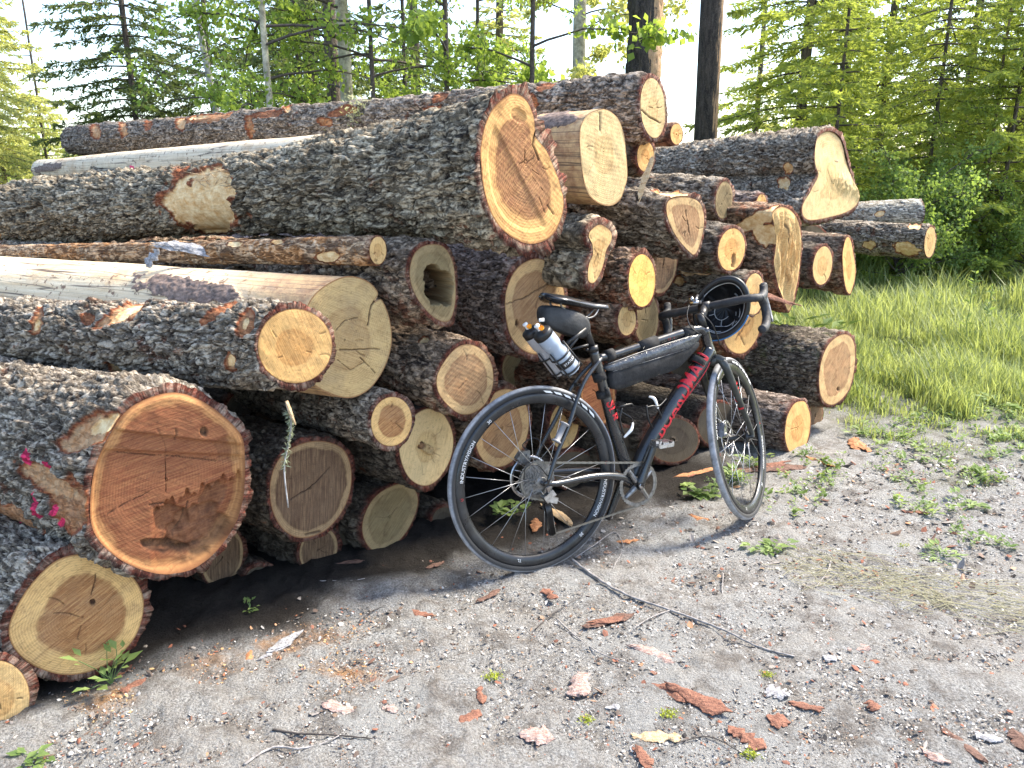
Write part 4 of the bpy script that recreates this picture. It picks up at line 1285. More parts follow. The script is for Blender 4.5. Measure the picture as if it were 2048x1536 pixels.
# rear derailleur
rd = MB()
hang = np.array([.010, -.068, .330]); kb = BP(1098, 992, -.060)
rd.tube([hang, kb + [0, 0, .018]], [.008, .010], 8); rd.box(kb, (.045, .020, .026), Matrix.Rotation(R(-35), 3, 'Y')); rd.box(kb + [.018, .004, -.018], (.030, .018, .022), Matrix.Rotation(R(20), 3, 'Y'))
rd.tube([kb + [-.02, -.012, .0], kb + [-.02, .012, .0]], .006, 8)
rdo = sharp(rd.build('rear_derailleur', M_steel, bike))
cg = MB()
for y in (-.012, .012): cg.tube([J1 + [0, y, .012], J1 + [.006, y, -.02], J2 + [0, y, -.012]], [.013, .012, .012], 8, sx=.25 if False else 1.0)
def flat(V):
    yc = ymid; return np.c_[V[:, 0], yc + np.sign(V[:, 1] - yc) * (.010 + .12 * np.abs(np.abs(V[:, 1] - yc) - .012)), V[:, 2]]
cg.build('derailleur_cage', M_black, rdo, fn=flat)
for J in (J1, J2):
    b = MB(); seg = 44; a = np.linspace(0, 2 * np.pi, seg, endpoint=False); r_ = .0165 + np.tile([0, .0022, .0022, 0], 11)
    V = np.vstack([np.c_[J[0] + r_ * np.cos(a), np.full(seg, J[1] + y), J[2] + r_ * np.sin(a)] for y in (-.003, .003)] + [[J + [0, -.003, 0]], [J + [0, .003, 0]]])
    i = np.arange(seg); j = (i + 1) % seg
    b.add(V, np.c_[i, j, seg + j, seg + i], np.vstack([np.c_[i, j, np.full(seg, 2 * seg)], np.c_[seg + j, seg + i, np.full(seg, 2 * seg + 1)]]))
    b.build('jockey_wheel', M_black, rdo, smooth=False)
# brake calipers and hoses
ca = MB(); cc = BP(1045, 917, .055); ca.box(cc, (.05, .026, .030), Matrix.Rotation(R(40), 3, 'Y')); ca.box(cc + [.012, 0, .018], (.03, .02, .02)); ca.tube([cc + [-.02, -.012, -.01], cc + [-.02, -.018, -.01]], .008, 8); ca.tube([cc + [.014, -.012, .01], cc + [.014, -.018, .01]], .007, 8)
sharp(ca.build('brake_caliper', M_dsteel, bike))
cf = MB(); c2 = FC + np.array([-.055, .046, .045]); cf.box(c2, (.03, .03, .06), Matrix.Rotation(R(20), 3, 'Y')); cf.tube([c2 + [0, -.014, .02], c2 + [0, -.02, .02]], .008, 8); cf.tube([c2 + [0, -.014, -.02], c2 + [0, -.02, -.02]], .008, 8)
sharp(cf.build('brake_caliper', M_steel, bike, fn=ST))
MB().tube(crom([BP(1062, 905, .05), BP(1045, 890, .055), BP(1070, 876, .05), BP(1095, 900, .0), BP(1110, 930, -.04)], 20), .0022, 6).tube(crom([BP(1048, 960, -.05), BP(1052, 935, -.06), BP(1075, 930, -.065), BP(1095, 952, -.062)], 16), .0022, 6).build('brake_hose', M_black, bike)

# round lamp mount on the near seat stay
pa = BP(1130, 846, -.062); pb = BP(1112, 884, -.064)
ax_ = (pb - pa); ln = np.linalg.norm(ax_)
MB().lathe(pa, ax_, [(0, 0), (.017, 0), (.018, .003), (.017, .006), (.011, .009), (.011, ln - .009), (.017, ln - .006), (.018, ln - .003), (.017, ln), (0, ln)], 24).build('stay_mount', simple('grey_plastic', (.20, .20, .21), rough=.5), bike)

# bottle cages on the frame
def cage(pts_w, pts_b, nm='bottle_cage'):
    b = MB()
    for pl in pts_b:
        P = crom([BP(x, y, yy) for x, y, yy in pl], 16); b.tube(P, .0036, 7)
    o = b.build(nm, M_black, bike)
    b = MB()
    for pl in pts_w:
        P = crom([BP(x, y, yy) for x, y, yy in pl], 12); b.tube(P, np.interp(np.linspace(0, 1, 12), [0, .5, 1], [.004, .0065, .004]), 8)
    b.build('cage_guard', M_whitepl, o)
cage([[(1266, 846, -.02), (1262, 860, -.026), (1248, 875, -.02)]],
     [[(1228, 806, 0), (1232, 818, 0), (1246, 862, 0), (1248, 874, 0)], [(1230, 816, -.01), (1244, 812, -.032), (1262, 808, -.03), (1267, 813, -.02)],
      [(1231, 818, .01), (1246, 826, .03), (1262, 836, .02), (1266, 846, -.02)], [(1244, 816, -.032), (1240, 840, -.03), (1246, 866, -.012)]])
cage([[(1298, 793, -.005), (1309, 798, -.022), (1316, 817, -.026)]],
     [[(1338, 800, 0), (1322, 832, 0), (1305, 858, 0)], [(1293, 810, -.03), (1296, 835, -.032), (1303, 852, -.02), (1308, 858, 0)],
      [(1293, 815, -.03), (1305, 812, -.03), (1318, 812, -.026), (1333, 797, -.01)], [(1316, 818, -.026), (1322, 836, -.02), (1312, 856, -.005)]])

# fork, steerer, stem, bar
fk = MB()
CRW = PIV + AX * .375
fk.tube([CRW + AX * .012, CRW - AX * .012], [.024, .027], 14)
fk.tube(crom([CRW + [.0, -.045, -.012], CRW + [0, -.02, .004], CRW + [0, .02, .004], CRW + [0, .045, -.012]], 12), .017, 12)
for s_ in (-1, 1):
    fk.tube(crom([CRW + [0, s_ * .030, .002], CRW + [.004, s_ * .050, -.045], (CRW + FC) / 2 + [-.012, s_ * .056, .0], FC + [-.006, s_ * .058, .03], FC + [0, s_ * .058, -.006]], 22), np.interp(np.linspace(0, 1, 22), [0, .2, .7, 1], [.015, .0165, .0115, .009]), 12)
fork = fk.build('fork', M_fork, bike, fn=ST)
fb = MB()
for k, u in enumerate((.30, .36, .42, .50, .60)):
    p = CRW * (1 - u) + FC * u + [-.010, -.0545, 0]
    rr0 = np.interp(u, [0, .2, .7, 1], [.015, .0165, .0115, .009]) + .0007
    d_ = (FC - CRW); d_ = d_ / np.linalg.norm(d_)
    fb.tube([p, p + d_ * .008], rr0, 12, cap=False)
fb.build('fork_stripes', M_red, fork, fn=ST)
stm = MB()
T0 = PIV + AX * .515; T1 = PIV + AX * .575
BC = PIV + AX * .565 + PP * .085 + np.array([0, 0, .008])
stm.tube([T0, T1], .0175, 14); stm.tube([PIV + AX * .555, BC], [.018, .0175], 14); stm.tube([BC + [0, -.022, 0], BC + [0, .022, 0]], .021, 14)
stem = stm.build('stem', M_black, bike, fn=ST)
bl = MB()
for z_ in (-.012, .012):
    for y_ in (-.014, .014): bl.tube([BC + [.018, y_, z_], BC + [.026, y_, z_]], .0035, 7)
bl.build('stem_bolt', M_steel, stem, fn=ST)
mt_ = MB(); mt_.tube([BC + [-.02, .03, .02], BC + [-.05, .035, .045]], [.006, .009], 8); mt_.box(BC + [-.045, .02, .022], (.05, .028, .012)); mt_.tube([BC + [-.07, .01, .03], BC + [-.01, .02, .05]], .006, 8)
mt_.build('computer_mount', M_steel, bike, fn=ST)
hb = MB()
BAR = {}
for s_ in (-1, 1):
    rel = [(0, 0, 0), (0, .06, 0), (0, .12, .0), (.002, .165, 0), (.022, .195, -.002), (.058, .205, -.006), (.084, .207, -.030), (.086, .209, -.066), (.062, .211, -.104), (.022, .213, -.122), (-.03, .214, -.126)]
    P = crom([BC + np.array([x, s_ * y, z]) for x, y, z in rel], 46)
    rr_ = np.interp(np.linspace(0, 1, 46), [0, .10, .16, 1], [.0155, .0155, .0160, .0160]) + .0007 * np.sin(np.arange(46) * 2.2)
    hb.tube(P, rr_, 12); BAR[s_] = P
bar = hb.build('handlebar', M_tape, bike, fn=ST)
for s_ in (-1, 1):
    h0 = BC + np.array([.066, s_ * .206, -.010])
    b = MB(); b.tube(crom([h0 + [-.022, 0, .004], h0 + [.012, 0, .010], h0 + [.045, 0, .022], h0 + [.062, 0, .050], h0 + [.060, 0, .064]], 14), np.interp(np.linspace(0, 1, 14), [0, .3, .7, .9, 1], [.015, .0185, .0165, .016, .009]), 12)
    ho = b.build('brake_hood', M_tape, bike, fn=ST)
    b = MB(); b.tube(crom([h0 + [.060, 0, .030], h0 + [.074, 0, -.005], h0 + [.070, s_ * .006, -.055], h0 + [.052, s_ * .014, -.095]], 12), np.interp(np.linspace(0, 1, 12), [0, .5, 1], [.008, .0075, .005]), 8, sx=1.0)
    b.build('brake_lever', M_dsteel, ho, fn=ST)
for nm_, p_ in (('barcenter', BC), ('hoodR', BC + [.128, -.206, .05]), ('hoodL', BC + [.128, .206, .05]), ('endR', BC + [-.03, -.214, -.126]), ('endL', BC + [-.03, .214, -.126]), ('ht0', HT0), ('ht1', HT1)):
    w_ = ST([p_]) @ BM.T + BG
    print(nm_, proj(w_).round())
print('pedal', proj(PD @ BM.T + BG).round(), 'far pedal', proj(PF_ @ BM.T + BG).round())
MB().tube(crom([BP(1378, 610, .02), BP(1374, 632, -.0), BP(1382, 655, -.02), BP(1400, 668, -.022)], 14), .0024, 6).tube(crom([BP(1402, 625, -.04), BP(1425, 650, -.05), BP(1440, 690, -.02)], 12), .0024, 6).build('cable_hose', M_black, bike)

def bike_thing(name, label, cat):
    e = empty(name, BG, label, cat); e.rotation_euler = bike.rotation_euler.copy(); return e
# frame bag
fbag = bike_thing('frame_bag', 'slim black bag strapped under the top tube of the bicycle', 'bag')
f3 = lambda a, b, y: np.array([a, y, b])
def P2(pts): return [BP(x, y)[[0, 2]] for x, y in pts]
MB().prism(crom(P2([(1222, 738), (1300, 710), (1378, 682), (1392, 690), (1374, 712), (1345, 738), (1290, 758), (1232, 778), (1216, 768)]), 48, True), f3, -.024, .024, .03).build('bag_body', M_cloth, fbag)
MB().prism(crom(P2([(1212, 730), (1300, 697), (1388, 668), (1393, 676), (1375, 694), (1300, 717), (1240, 738), (1216, 742)]), 48, True), f3, -.0265, .0265, .05).build('zip_panel', M_gloss, fbag)
b = MB(); b.tube(crom([BP(1216, 728, -.027), BP(1300, 698, -.028), BP(1386, 671, -.027)], 14), .0018, 5); b.tube(crom([BP(1226, 743, -.0245), BP(1300, 721, -.0255), BP(1370, 699, -.0245)], 14), .0012, 5)
b.build('zip', M_dsteel, fbag)
for (x, y, x2, y2, rad_) in ((1212, 712, 1226, 707, .021), (1278, 695, 1312, 682, .0225), (1365, 668, 1384, 661, .0235)):
    MB().tube([BP(x, y), BP(x2, y2)], rad_, 18).build('strap', M_cloth, fbag)
MB().tube([BP(1205, 782), BP(1208, 794)], .027, 16).tube([BP(1214, 776, -.03), BP(1216, 792, -.03)], .009, 8).build('strap', M_cloth, fbag)
MB().tube([BP(1196, 745), BP(1201, 760)], .026, 16).build('strap', M_cloth, fbag)
MB().tube([BP(1392, 728), BP(1398, 718)], .034, 18).build('strap', M_cloth, fbag)

# saddle bag
sb = bike_thing('saddle_bag', 'black wedge shaped bag hanging under the saddle', 'bag')
MB().prism(crom(P2([(1084, 614), (1110, 612), (1150, 624), (1170, 640), (1172, 664), (1156, 676), (1128, 668), (1098, 654), (1082, 640)]), 44, True), f3, -.034, .034, .08).build('bag_body', simple('worn_black_cloth', (.014, .0145, .016), rough=.6, nz=.5, nscale=14, bump=.003), sb)
MB().box(BP(1083, 640, -.052), (.020, .003, .012)).build('reflective_tab', M_whitepl, sb)
MB().tube([BP(1162, 652), BP(1165, 664)], .024, 16).build('strap', simple('grey_webbing', (.12, .12, .12), rough=.7), sb)

# two bottles in the holder behind the saddle
mb_ = simple('bottle_frosted_plastic', (.30, .35, .42), rough=.2, spec=.6, nz=.10, nscale=8)
mb2 = simple('bottle_greyed_plastic', (.34, .34, .36), rough=.35, spec=.5)
m_or = simple('orange_cap_ring', (.95, .42, .02), rough=.4)
def bottle(p0, p1, rad_, mat, label):
    e = bike_thing('water_bottle', label, 'bottle')
    ax_ = p1 - p0; L_ = np.linalg.norm(ax_); u = ax_ / L_
    pr = [(0, L_), (rad_ * .8, L_), (rad_ * .97, L_ - .006), (rad_, L_ - .02), (rad_, L_ * .62), (rad_ * .99, L_ * .56), (rad_ * .88, L_ * .50), (rad_ * .86, L_ * .46), (rad_ * .98, L_ * .40), (rad_, L_ * .34), (rad_, .045), (rad_ * .96, .036), (rad_ * .9, .034), (0, .034)]
    bd = MB().lathe(p0, u, pr[::-1], 32).build('bottle_body', mat, e)
    MB().lathe(p0, u, [(0, .010), (rad_ * .35, .010), (rad_ * .5, .014), (rad_ * .95, .020), (rad_ * 1.02, .024), (rad_ * 1.02, .042), (0, .042)], 32).build('screw_cap', M_black, e)
    s_ = np.array([-.25, -1.0, .2]); s_ -= u * np.dot(s_, u); s_ /= np.linalg.norm(s_)
    nz = p0 + s_ * rad_ * .15
    noz = MB().lathe(nz, u, [(0, -.012), (.009, -.012), (.010, -.006), (.007, -.003), (.008, .012)], 16).build('nozzle', M_whitepl, e)
    MB().lathe(p0 + s_ * rad_ * .9, s_ * .6 - u, [(0, -.014 + .01), (.008, -.013 + .01), (.009, .0), (.009, .004)], 12, ).build('cap_ring', m_or, e)
    bb_ = MB().ring(p0, u, rad_ + .0006, [(0, L_ * .66), (.0006, L_ * .66), (.0006, L_ * .84), (0, L_ * .84)], 32)
    return e, u, L_
bA0, bA1 = BP(1075, 655, -.075), BP(1146, 741, -.075)
bB0, bB1 = BP(1052, 652, .015), BP(1122, 745, .015)
eA, uA, LA = bottle(bA0, bA1, .034, mb_, 'nearer pale blue water bottle with black cap and orange ring, behind the saddle')
eB, uB, LB = bottle(bB0, bB1, .031, mb2, 'farther greyish water bottle partly hidden by the nearer bottle')
MB().lathe(bA0 + uA * LA * .70, uA, [(.0346, 0), (.0352, .002), (.0352, .026), (.0346, .028)], 32).build('printed_band', M_black, eA)
V, F = text_mesh('CIUTATE', .013)
sdir = np.array([0, -1.0, 0]) - uA * np.dot([0, -1.0, 0], uA); sdir /= np.linalg.norm(sdir); adir = np.cross(uA, sdir)
th_ = V[:, 0] / .0355
mk('label_lettering', bA0 + uA * LA * .765 + uA * (-V[:, 1:2]) + .0358 * (np.cos(th_)[:, None] * sdir + np.sin(th_)[:, None] * adir), [F], M_white, eA, False)
# the holder
hd = MB()
for (q0, u_, L_, r_) in ((bA0, uA, LA, .0365), (bB0, uB, LB, .0335)):
    for fr_ in (.62, .93):
        hd.ring(q0 + u_ * L_ * fr_, u_, r_, [(0, -.003), (.003, -.003), (.003, .003), (0, .003)], 24)
    for an in (0, 2.1, 4.2):
        sd_ = np.array([0, 1.0, 0]) - u_ * u_[1]; sd_ /= np.linalg.norm(sd_); ad_ = np.cross(u_, sd_)
        o_r = (math.cos(an) * sd_ + math.sin(an) * ad_) * (r_ + .002)
        hd.tube([q0 + u_ * L_ * .45 + o_r, q0 + u_ * L_ * 1.0 + o_r, q0 + u_ * (L_ + .006)], .003, 6)
hd.tube([SP1 + [-.01, -.03, -.03], BP(1130, 690, -.03)], .008, 8).tube([BP(1130, 690, -.055), BP(1130, 690, .02)], .007, 8).tube([BP(1130, 690, -.03), BP(1140, 720, -.03)], .008, 8).tube([BP(1160, 668, -.02), BP(1135, 700, -.03)], .007, 8)
hd.tube(crom([BP(1130, 702, .0), BP(1160, 694, -.025), BP(1176, 690, -.025)], 8), .005, 7)
hd.build('bottle_holder', M_black, bike)

# helmet hanging behind the handlebar
HC = BP(1442, 617, .10) @ BM.T + BG
tocam = CAMP - HC; tocam /= np.linalg.norm(tocam)
hz = tocam * .96 + np.array([-.18, 0, -.05]); hz /= np.linalg.norm(hz)
hx = np.cross([0, 0, 1.0], hz); hx /= np.linalg.norm(hx); hy = np.cross(hz, hx)
ca_, sa_ = math.cos(R(-24)), math.sin(R(-24))
ux = hx * ca_ + hy * sa_; uy = -hx * sa_ + hy * ca_          # uy: helmet's long way
helm = empty('helmet', HC, 'black cycling helmet hung upside down on the handlebar, its padded inside showing', 'helmet')
HW, HL, HD = .108, .142, .135
def hp(a, f, k=1.0, dz=0):
    """a: angle round the rim, f: 0 rim .. 1 crown"""
    r_ = np.cos(f * np.pi / 2) * k
    w = 1 + .05 * np.cos(2 * a)
    return (HW * r_ * w * np.cos(a))[..., None] * ux + (HL * r_ * np.sin(a))[..., None] * uy - ((HD * np.sin(f * np.pi / 2)) * k + dz)[..., None] * hz
na, nf = 72, 16
A_, F_ = np.meshgrid(np.linspace(0, 2 * np.pi, na, endpoint=False), np.linspace(0, .985, nf))
outer = hp(A_.ravel(), F_.ravel())
inner = hp(A_.ravel(), F_.ravel(), .80 + .025 * np.cos(A_.ravel() * 10) * (np.sin(F_.ravel() * np.pi)))
rim_o = hp(A_[0], A_[0] * 0 , .97) + hz * .012
rim_i = hp(A_[0], A_[0] * 0, .83) + hz * .010
V = np.vstack([outer[::1].reshape(nf, na, 3)[::-1].reshape(-1, 3), rim_o, rim_i, inner])
mk('shell', V, [grid_faces(nf * 2 + 2, na)], M_black, helm).location = (0, 0, 0)
def inner_line(pts, rad_=.0016, mat=None, nm='pad_edge', k=.785):
    P = crom(pts, 26)
    W = hp(P[:, 0], P[:, 1], k)
    MB().tube(W, rad_, 6).build(nm, mat or m_edge, helm)
m_edge = simple('pale_grey_edge', (.55, .55, .55), rough=.6)
aa = np.linspace(0, 2 * np.pi, 20, endpoint=False)
W = hp(np.linspace(0, 2 * np.pi, 90), .12 + .05 * np.sin(3 * np.linspace(0, 2 * np.pi, 90) + .5), .79)
MB().tube(W, .0022, 6).build('trim_line', m_edge, helm)
MB().tube(hp(np.linspace(-2.2, .2, 40), np.zeros(40), .985) + hz * .008, .0042, 8).build('blue_edge', simple('blue_plastic', (.02, .16, .38), rough=.35), helm)
MB().tube(hp(np.linspace(1.25, 1.5, 8), np.full(8, .10), .80), .005, 8).build('blue_tab', simple('light_blue_tab', (.05, .40, .70), rough=.4), helm)
inner_line([(-.6, .72), (-1.2, .66), (-1.9, .66), (-2.6, .70), (-3.3, .76)])
inner_line([(-1.2, .66), (-1.15, .55), (-1.1, .46)])
inner_line([(-2.2, .68), (-2.25, .58), (-2.3, .50)])
inner_line([(-.3, .42), (-.7, .40), (-1.1, .46), (-1.5, .44)])
inner_line([(.1, .62), (-.15, .52), (-.3, .42), (-.5, .30)])
inner_line([(.35, .50), (.0, .38), (-.3, .30)])
inner_line([(-2.6, .45), (-2.7, .35)], .003)
inner_line([(-2.95, .50), (-3.0, .32)], .003)
inner_line([(-1.9, .25), (-1.5, .22), (-1.0, .22)])
inner_line([(1.0, .42), (.8, .34), (.6, .28)], .004, M_dsteel)
inner_line([(1.4, .55), (1.0, .52)], .004, M_dsteel)
# open vents: dark slots between pads
for (a0, f0, a1, f1) in ((2.3, .3, 2.0, .65), (.9, .35, 1.0, .7), (-.1, .2, -.2, .6), (-1.6, .3, -1.7, .55), (3.0, .3, 3.1, .7)):
    ts = np.linspace(0, 1, 8)
    vb = MB(); vb.tube(hp(a0 + (a1 - a0) * ts, f0 + (f1 - f0) * ts, .775), np.interp(ts, [0, .5, 1], [.005, .010, .005]), 8)
    vb.build('foam_pad', M_cloth, helm)
sw = MB()
W0 = HC * 0
sw.tube(crom([hp(np.array([2.9]), np.array([0.0]), .9)[0], hp(np.array([2.9]), np.array([0.0]), .9)[0] + np.array([-.01, -.03, -.06]), hp(np.array([-2.3]), np.array([0.0]), .95)[0] + np.array([-.01, -.03, .0])], 14), .0035, 6)
sw.build('chin_strap', M_cloth, helm)

# ------------------------------------------------------------------ trees, bushes, grass
L_spruce = leaf_mat('spruce_needles', (.055, .085, .035), (.16, .20, .075), .45)
L_bright = leaf_mat('fresh_spruce_needles', (.10, .16, .04), (.40, .45, .12), .55)
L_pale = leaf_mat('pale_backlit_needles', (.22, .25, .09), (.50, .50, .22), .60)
L_birch = leaf_mat('birch_leaves', (.09, .16, .035), (.32, .41, .10), .58)
L_bush = leaf_mat('bush_leaves', (.07, .14, .040), (.27, .36, .11), .52)
L_grass = leaf_mat('grass_blades', (.07, .13, .04), (.36, .40, .18), .45)
L_weed = leaf_mat('weed_leaves', (.07, .14, .04), (.28, .36, .12), .40)
L_lichen = leaf_mat('yellow_green_lichen', (.16, .20, .02), (.46, .50, .05), .2)
L_straw = leaf_mat('dry_grass', (.20, .19, .10), (.46, .43, .29), .2)

t = NT('trunk_bark_dark', .9)
o_ = t.obj()
n_ = t.noise(o_, 1, 5, .7, 0, (26, 26, 5)); n2_ = t.noise(o_, 60, 4, .7)
c_ = t.mix(t.ramp(n_, [(.38, 0), (.60, 1)]), (.028, .021, .017), (.15, .115, .09))
c_ = t.mix(t.math('MULTIPLY', t.ramp(n2_, [(.5, 0), (.7, 1)]), .5), c_, (.30, .26, .22))
t.color(c_); t.bump(t.math('ADD', n_, t.math('MULTIPLY', n2_, .5)), .03)
M_trunk = t.m
t = NT('trunk_bark_sunlit', .9)
o_ = t.obj()
n_ = t.noise(o_, 1, 5, .7, 0, (26, 26, 5)); n2_ = t.noise(o_, 60, 4, .7)
c_ = t.mix(t.ramp(n_, [(.38, 0), (.60, 1)]), (.016, .013, .011), (.075, .060, .050))
c_ = t.mix(t.math('MULTIPLY', t.ramp(n2_, [(.5, 0), (.7, 1)]), .4), c_, (.19, .165, .145))
sx_ = t.n('ShaderNodeSeparateXYZ'); t.l(o_, sx_.inputs[0])
n3_ = t.noise(o_, 1, 5, .7, 0, (24, 24, 2.2))
mk3 = t.ramp(t.math('ADD', t.math('MULTIPLY', sx_.outputs[0], 2.2), n3_), [(.60, 0), (.66, 1)])  # sunlit right side of the trunk, painted in as orange tan
c_ = t.mix(mk3, c_, t.mix(n2_, (.36, .19, .09), (.66, .46, .28)))
t.color(c_); t.bump(t.math('ADD', n_, t.math('MULTIPLY', n2_, .5)), .03)
M_trunk_sunlit = t.m
M_trunk_pale = simple('pale_trunk_bark', (.42, .38, .28), rough=.8, nz=.5, nscale=14, bump=.006)
M_trunk_grey = simple('dead_grey_wood', (.40, .38, .36), rough=.85, nz=.45, nscale=20, bump=.006)
M_trunk_moss = simple('mossy_trunk_bark', (.16, .12, .07), rough=.95, nz=.6, nscale=12, bump=.02)
M_twig = simple('branch_bark', (.07, .055, .045), rough=.9, nz=.5, nscale=30)

def kites(base, direc, length, width, side=None, fold=0.15, r=rng):
    """leaf-sized four-sided blades; arrays (n,3)"""
    n = len(base)
    direc = direc / (np.linalg.norm(direc, axis=1)[:, None] + 1e-9)
    if side is None:
        side = r.normal(size=(n, 3))
    side = side - direc * (side * direc).sum(1)[:, None]
    side /= np.linalg.norm(side, axis=1)[:, None] + 1e-9
    nrm = np.cross(direc, side)
    length = np.broadcast_to(length, (n,))[:, None]; width = np.broadcast_to(width, (n,))[:, None]
    m = base + direc * length * .45
    V = np.stack([base, m + side * width / 2 + nrm * width * fold, base + direc * length, m - side * width / 2 + nrm * width * fold], 1)
    return V.reshape(-1, 3)

def kite_mesh(name, V, vv, mat, parent=None, smooth=False):
    n = len(V) // 4
    F = np.arange(n * 4).reshape(n, 4)
    v4 = np.repeat(vv, 4)
    return mk(name, V, F, mat, parent, smooth, cols=None) if vv is None else _km(name, V, F, v4, mat, parent)

def _km(name, V, F, v, mat, parent):
    o = mk(name, V, F, mat, parent, False)
    a = o.data.attributes.new('v', 'FLOAT', 'POINT')
    a.data.foreach_set('value', np.asarray(v, np.float32))
    return o

def spruce_crown(seed, z0=.5, z1=7.5, lmax=2.2, step=.16, droop=.35, lod=1.0, fat=1.0):
    r = np.random.default_rng(seed)
    Vs, vs = [], []
    mb = MB()
    z, az_ = z0, r.uniform(0, 6)
    while z < z1:
        for _ in range(3 if z < 4.6 else 2):
            az_ += 2.4 + r.normal(0, .3)
            ln = lmax * (1 - .75 * max(0, (z - z0) / (z1 - z0))) * r.uniform(.6, 1.1)
            d = np.array([math.cos(az_), math.sin(az_), 0]); sd = np.array([-d[1], d[0], 0])
            k = 9
            u = np.linspace(0, 1, k)
            P = np.c_[d[0] * ln * u, d[1] * ln * u, z + ln * (.10 * u - droop * u ** 1.6 + .12 * u ** 4)] + sd * (np.sin(u * 3 + r.uniform(0, 6)) * .05 * ln)[:, None] * u[:, None]
            mb.tube(P[::2], np.linspace(.016, .003, 5), 4, cap=False)
            low = z < 4.6
            nt = int(ln / (.058 if low else .14) * lod)
            uu = r.uniform(.12, 1.0, nt)
            for s_ in (-1, 1):
                base = np.c_[[np.interp(uu, u, P[:, q]) for q in range(3)]].T
                tl = (.10 + .42 * (1 - uu)) * r.uniform(.5, 1.1, nt) * min(ln, 1.6) / 1.6 + .06
                td = d * .75 + sd * s_ * 1.0 + np.c_[r.normal(0, .15, nt), r.normal(0, .15, nt), r.normal(-.32, .18, nt)]
                td /= np.linalg.norm(td, axis=1)[:, None]
                m_ = 8 if low else 5
                for q in range(m_):
                    f = (q + r.uniform(0, .6, nt)) / m_
                    b = base + td * (tl * f)[:, None] + np.array([0, 0, -.5 * droop]) * (tl * f * f)[:, None]
                    dd = td + r.normal(0, .42, (nt, 3))
                    L_ = r.uniform(.055, .12, nt) * (1.0 if low else 1.7) * fat
                    Vs.append(kites(b, dd, L_, L_ * .30, fold=.1, r=r)); vs.append(np.clip(r.uniform(0, .6, nt) + .5 * f * uu, 0, 1))
            # the tip and a needle coat along the branch
            nt = int(ln * 40 * lod); uu = r.uniform(.3, 1, nt)
            base = np.c_[[np.interp(uu, u, P[:, q]) for q in range(3)]].T
            dd = d + r.normal(0, .6, (nt, 3)); L_ = np.full(nt, .06)
            Vs.append(kites(base, dd, L_, L_ * .22, fold=.1, r=r)); vs.append(r.uniform(0, 1, nt))
        z += step * r.uniform(.7, 1.3) * (1.0 if z < 4.6 else 1.8)
    return np.vstack(Vs), np.concatenate(vs), mb

def broad_crown(seed, n_br=16, zr=(.8, 6), reach=1.8, leaf=.055, per=420, rise=.5, hang=.2):
    r = np.random.default_rng(seed)
    mb = MB(); Vs, vs = [], []
    for b in range(n_br):
        a = r.uniform(0, 2 * np.pi); z = r.uniform(*zr); ln = reach * r.uniform(.6, 1.1)
        d = np.array([math.cos(a), math.sin(a), rise * r.uniform(.3, 1.2)]); d /= np.linalg.norm(d)
        k = 8; u = np.linspace(0, 1, k)
        P = np.array([0, 0, z]) + d * (ln * u)[:, None] + np.cumsum(r.normal(0, .035, (k, 3)), 0) * u[:, None] + np.array([0, 0, -hang]) * (u ** 2 * ln)[:, None]
        mb.tube(P, np.linspace(.016, .003, k), 5, cap=False)
        for t_ in range(7):
            uu = r.uniform(.25, 1); p = np.array([np.interp(uu, u, P[:, q]) for q in range(3)])
            dd = d + r.normal(0, .6, 3); dd /= np.linalg.norm(dd); l2 = r.uniform(.25, .6) * ln * .5
            Q = p + dd * (l2 * np.linspace(0, 1, 5))[:, None] + np.cumsum(r.normal(0, .02, (5, 3)), 0) + np.array([0, 0, -hang * .6]) * (np.linspace(0, 1, 5) ** 2 * l2)[:, None]
            mb.tube(Q, np.linspace(.005, .0015, 5), 4, cap=False)
            n = int(per / 7)
            f = r.uniform(.1, 1, n)
            base = np.c_[[np.interp(f, np.linspace(0, 1, 5), Q[:, q]) for q in range(3)]].T + r.normal(0, .05, (n, 3))
            dr = r.normal(0, .7, (n, 3)) + np.array([0, 0, -.5])
            L_ = leaf * r.uniform(.6, 1.15, n)
            Vs.append(kites(base, dr, L_, L_ * .8, fold=.12, r=r)); vs.append(np.clip(r.normal(.45, .25, n), 0, 1))
    return np.vstack(Vs), np.concatenate(vs), mb

def trunk_mesh(H_, r0, r1, lean=(0, 0), seg=18, seed=1, wob=.03):
    r = np.random.default_rng(seed)
    fat = r0 > .17
    seg = 56 if fat else seg
    k = 220 if fat else 26; u = np.linspace(0, 1, k)
    P = np.c_[lean[0] * u * H_ + np.cumsum(r.normal(0, wob * (.02 if fat else .1), k)), lean[1] * u * H_ + np.cumsum(r.normal(0, wob * (.02 if fat else .1), k)), u * H_ - .1]
    rad = r0 + (r1 - r0) * u + .35 * r0 * np.exp(-u * 22)
    b = MB().tube(P, rad, seg)
    V = np.vstack(b.V)
    nr = (vnoise(V * np.array([14, 14, 5]), seed) - .5) * .10 * r0
    if fat:
        f1, f2, ci = worley((V + (fbm(V * 6, 2, seed)[:, None] - .5) * .12) / np.array([.055, .055, .20]), seed)
        nr = nr + (sstep(.02, .3, f2 - f1) * (.4 + ci) - .6) * .020
    c = np.c_[np.interp(V[:, 2], P[:, 2], P[:, 0]), np.interp(V[:, 2], P[:, 2], P[:, 1])]
    dxy = V[:, :2] - c; V[:, :2] += dxy / (np.linalg.norm(dxy, axis=1)[:, None] + .001) * nr[:, None]
    b.V = [V]
    return b

MESHES = {}
def tree_mesh(key):
    if key in MESHES: return MESHES[key]
    kind = key[0]
    if kind == 'spruce': V, v, mb = spruce_crown(key[1], *key[2])
    else: V, v, mb = broad_crown(key[1], *key[2])
    MESHES[key] = (V, v, mb)
    return MESHES[key]

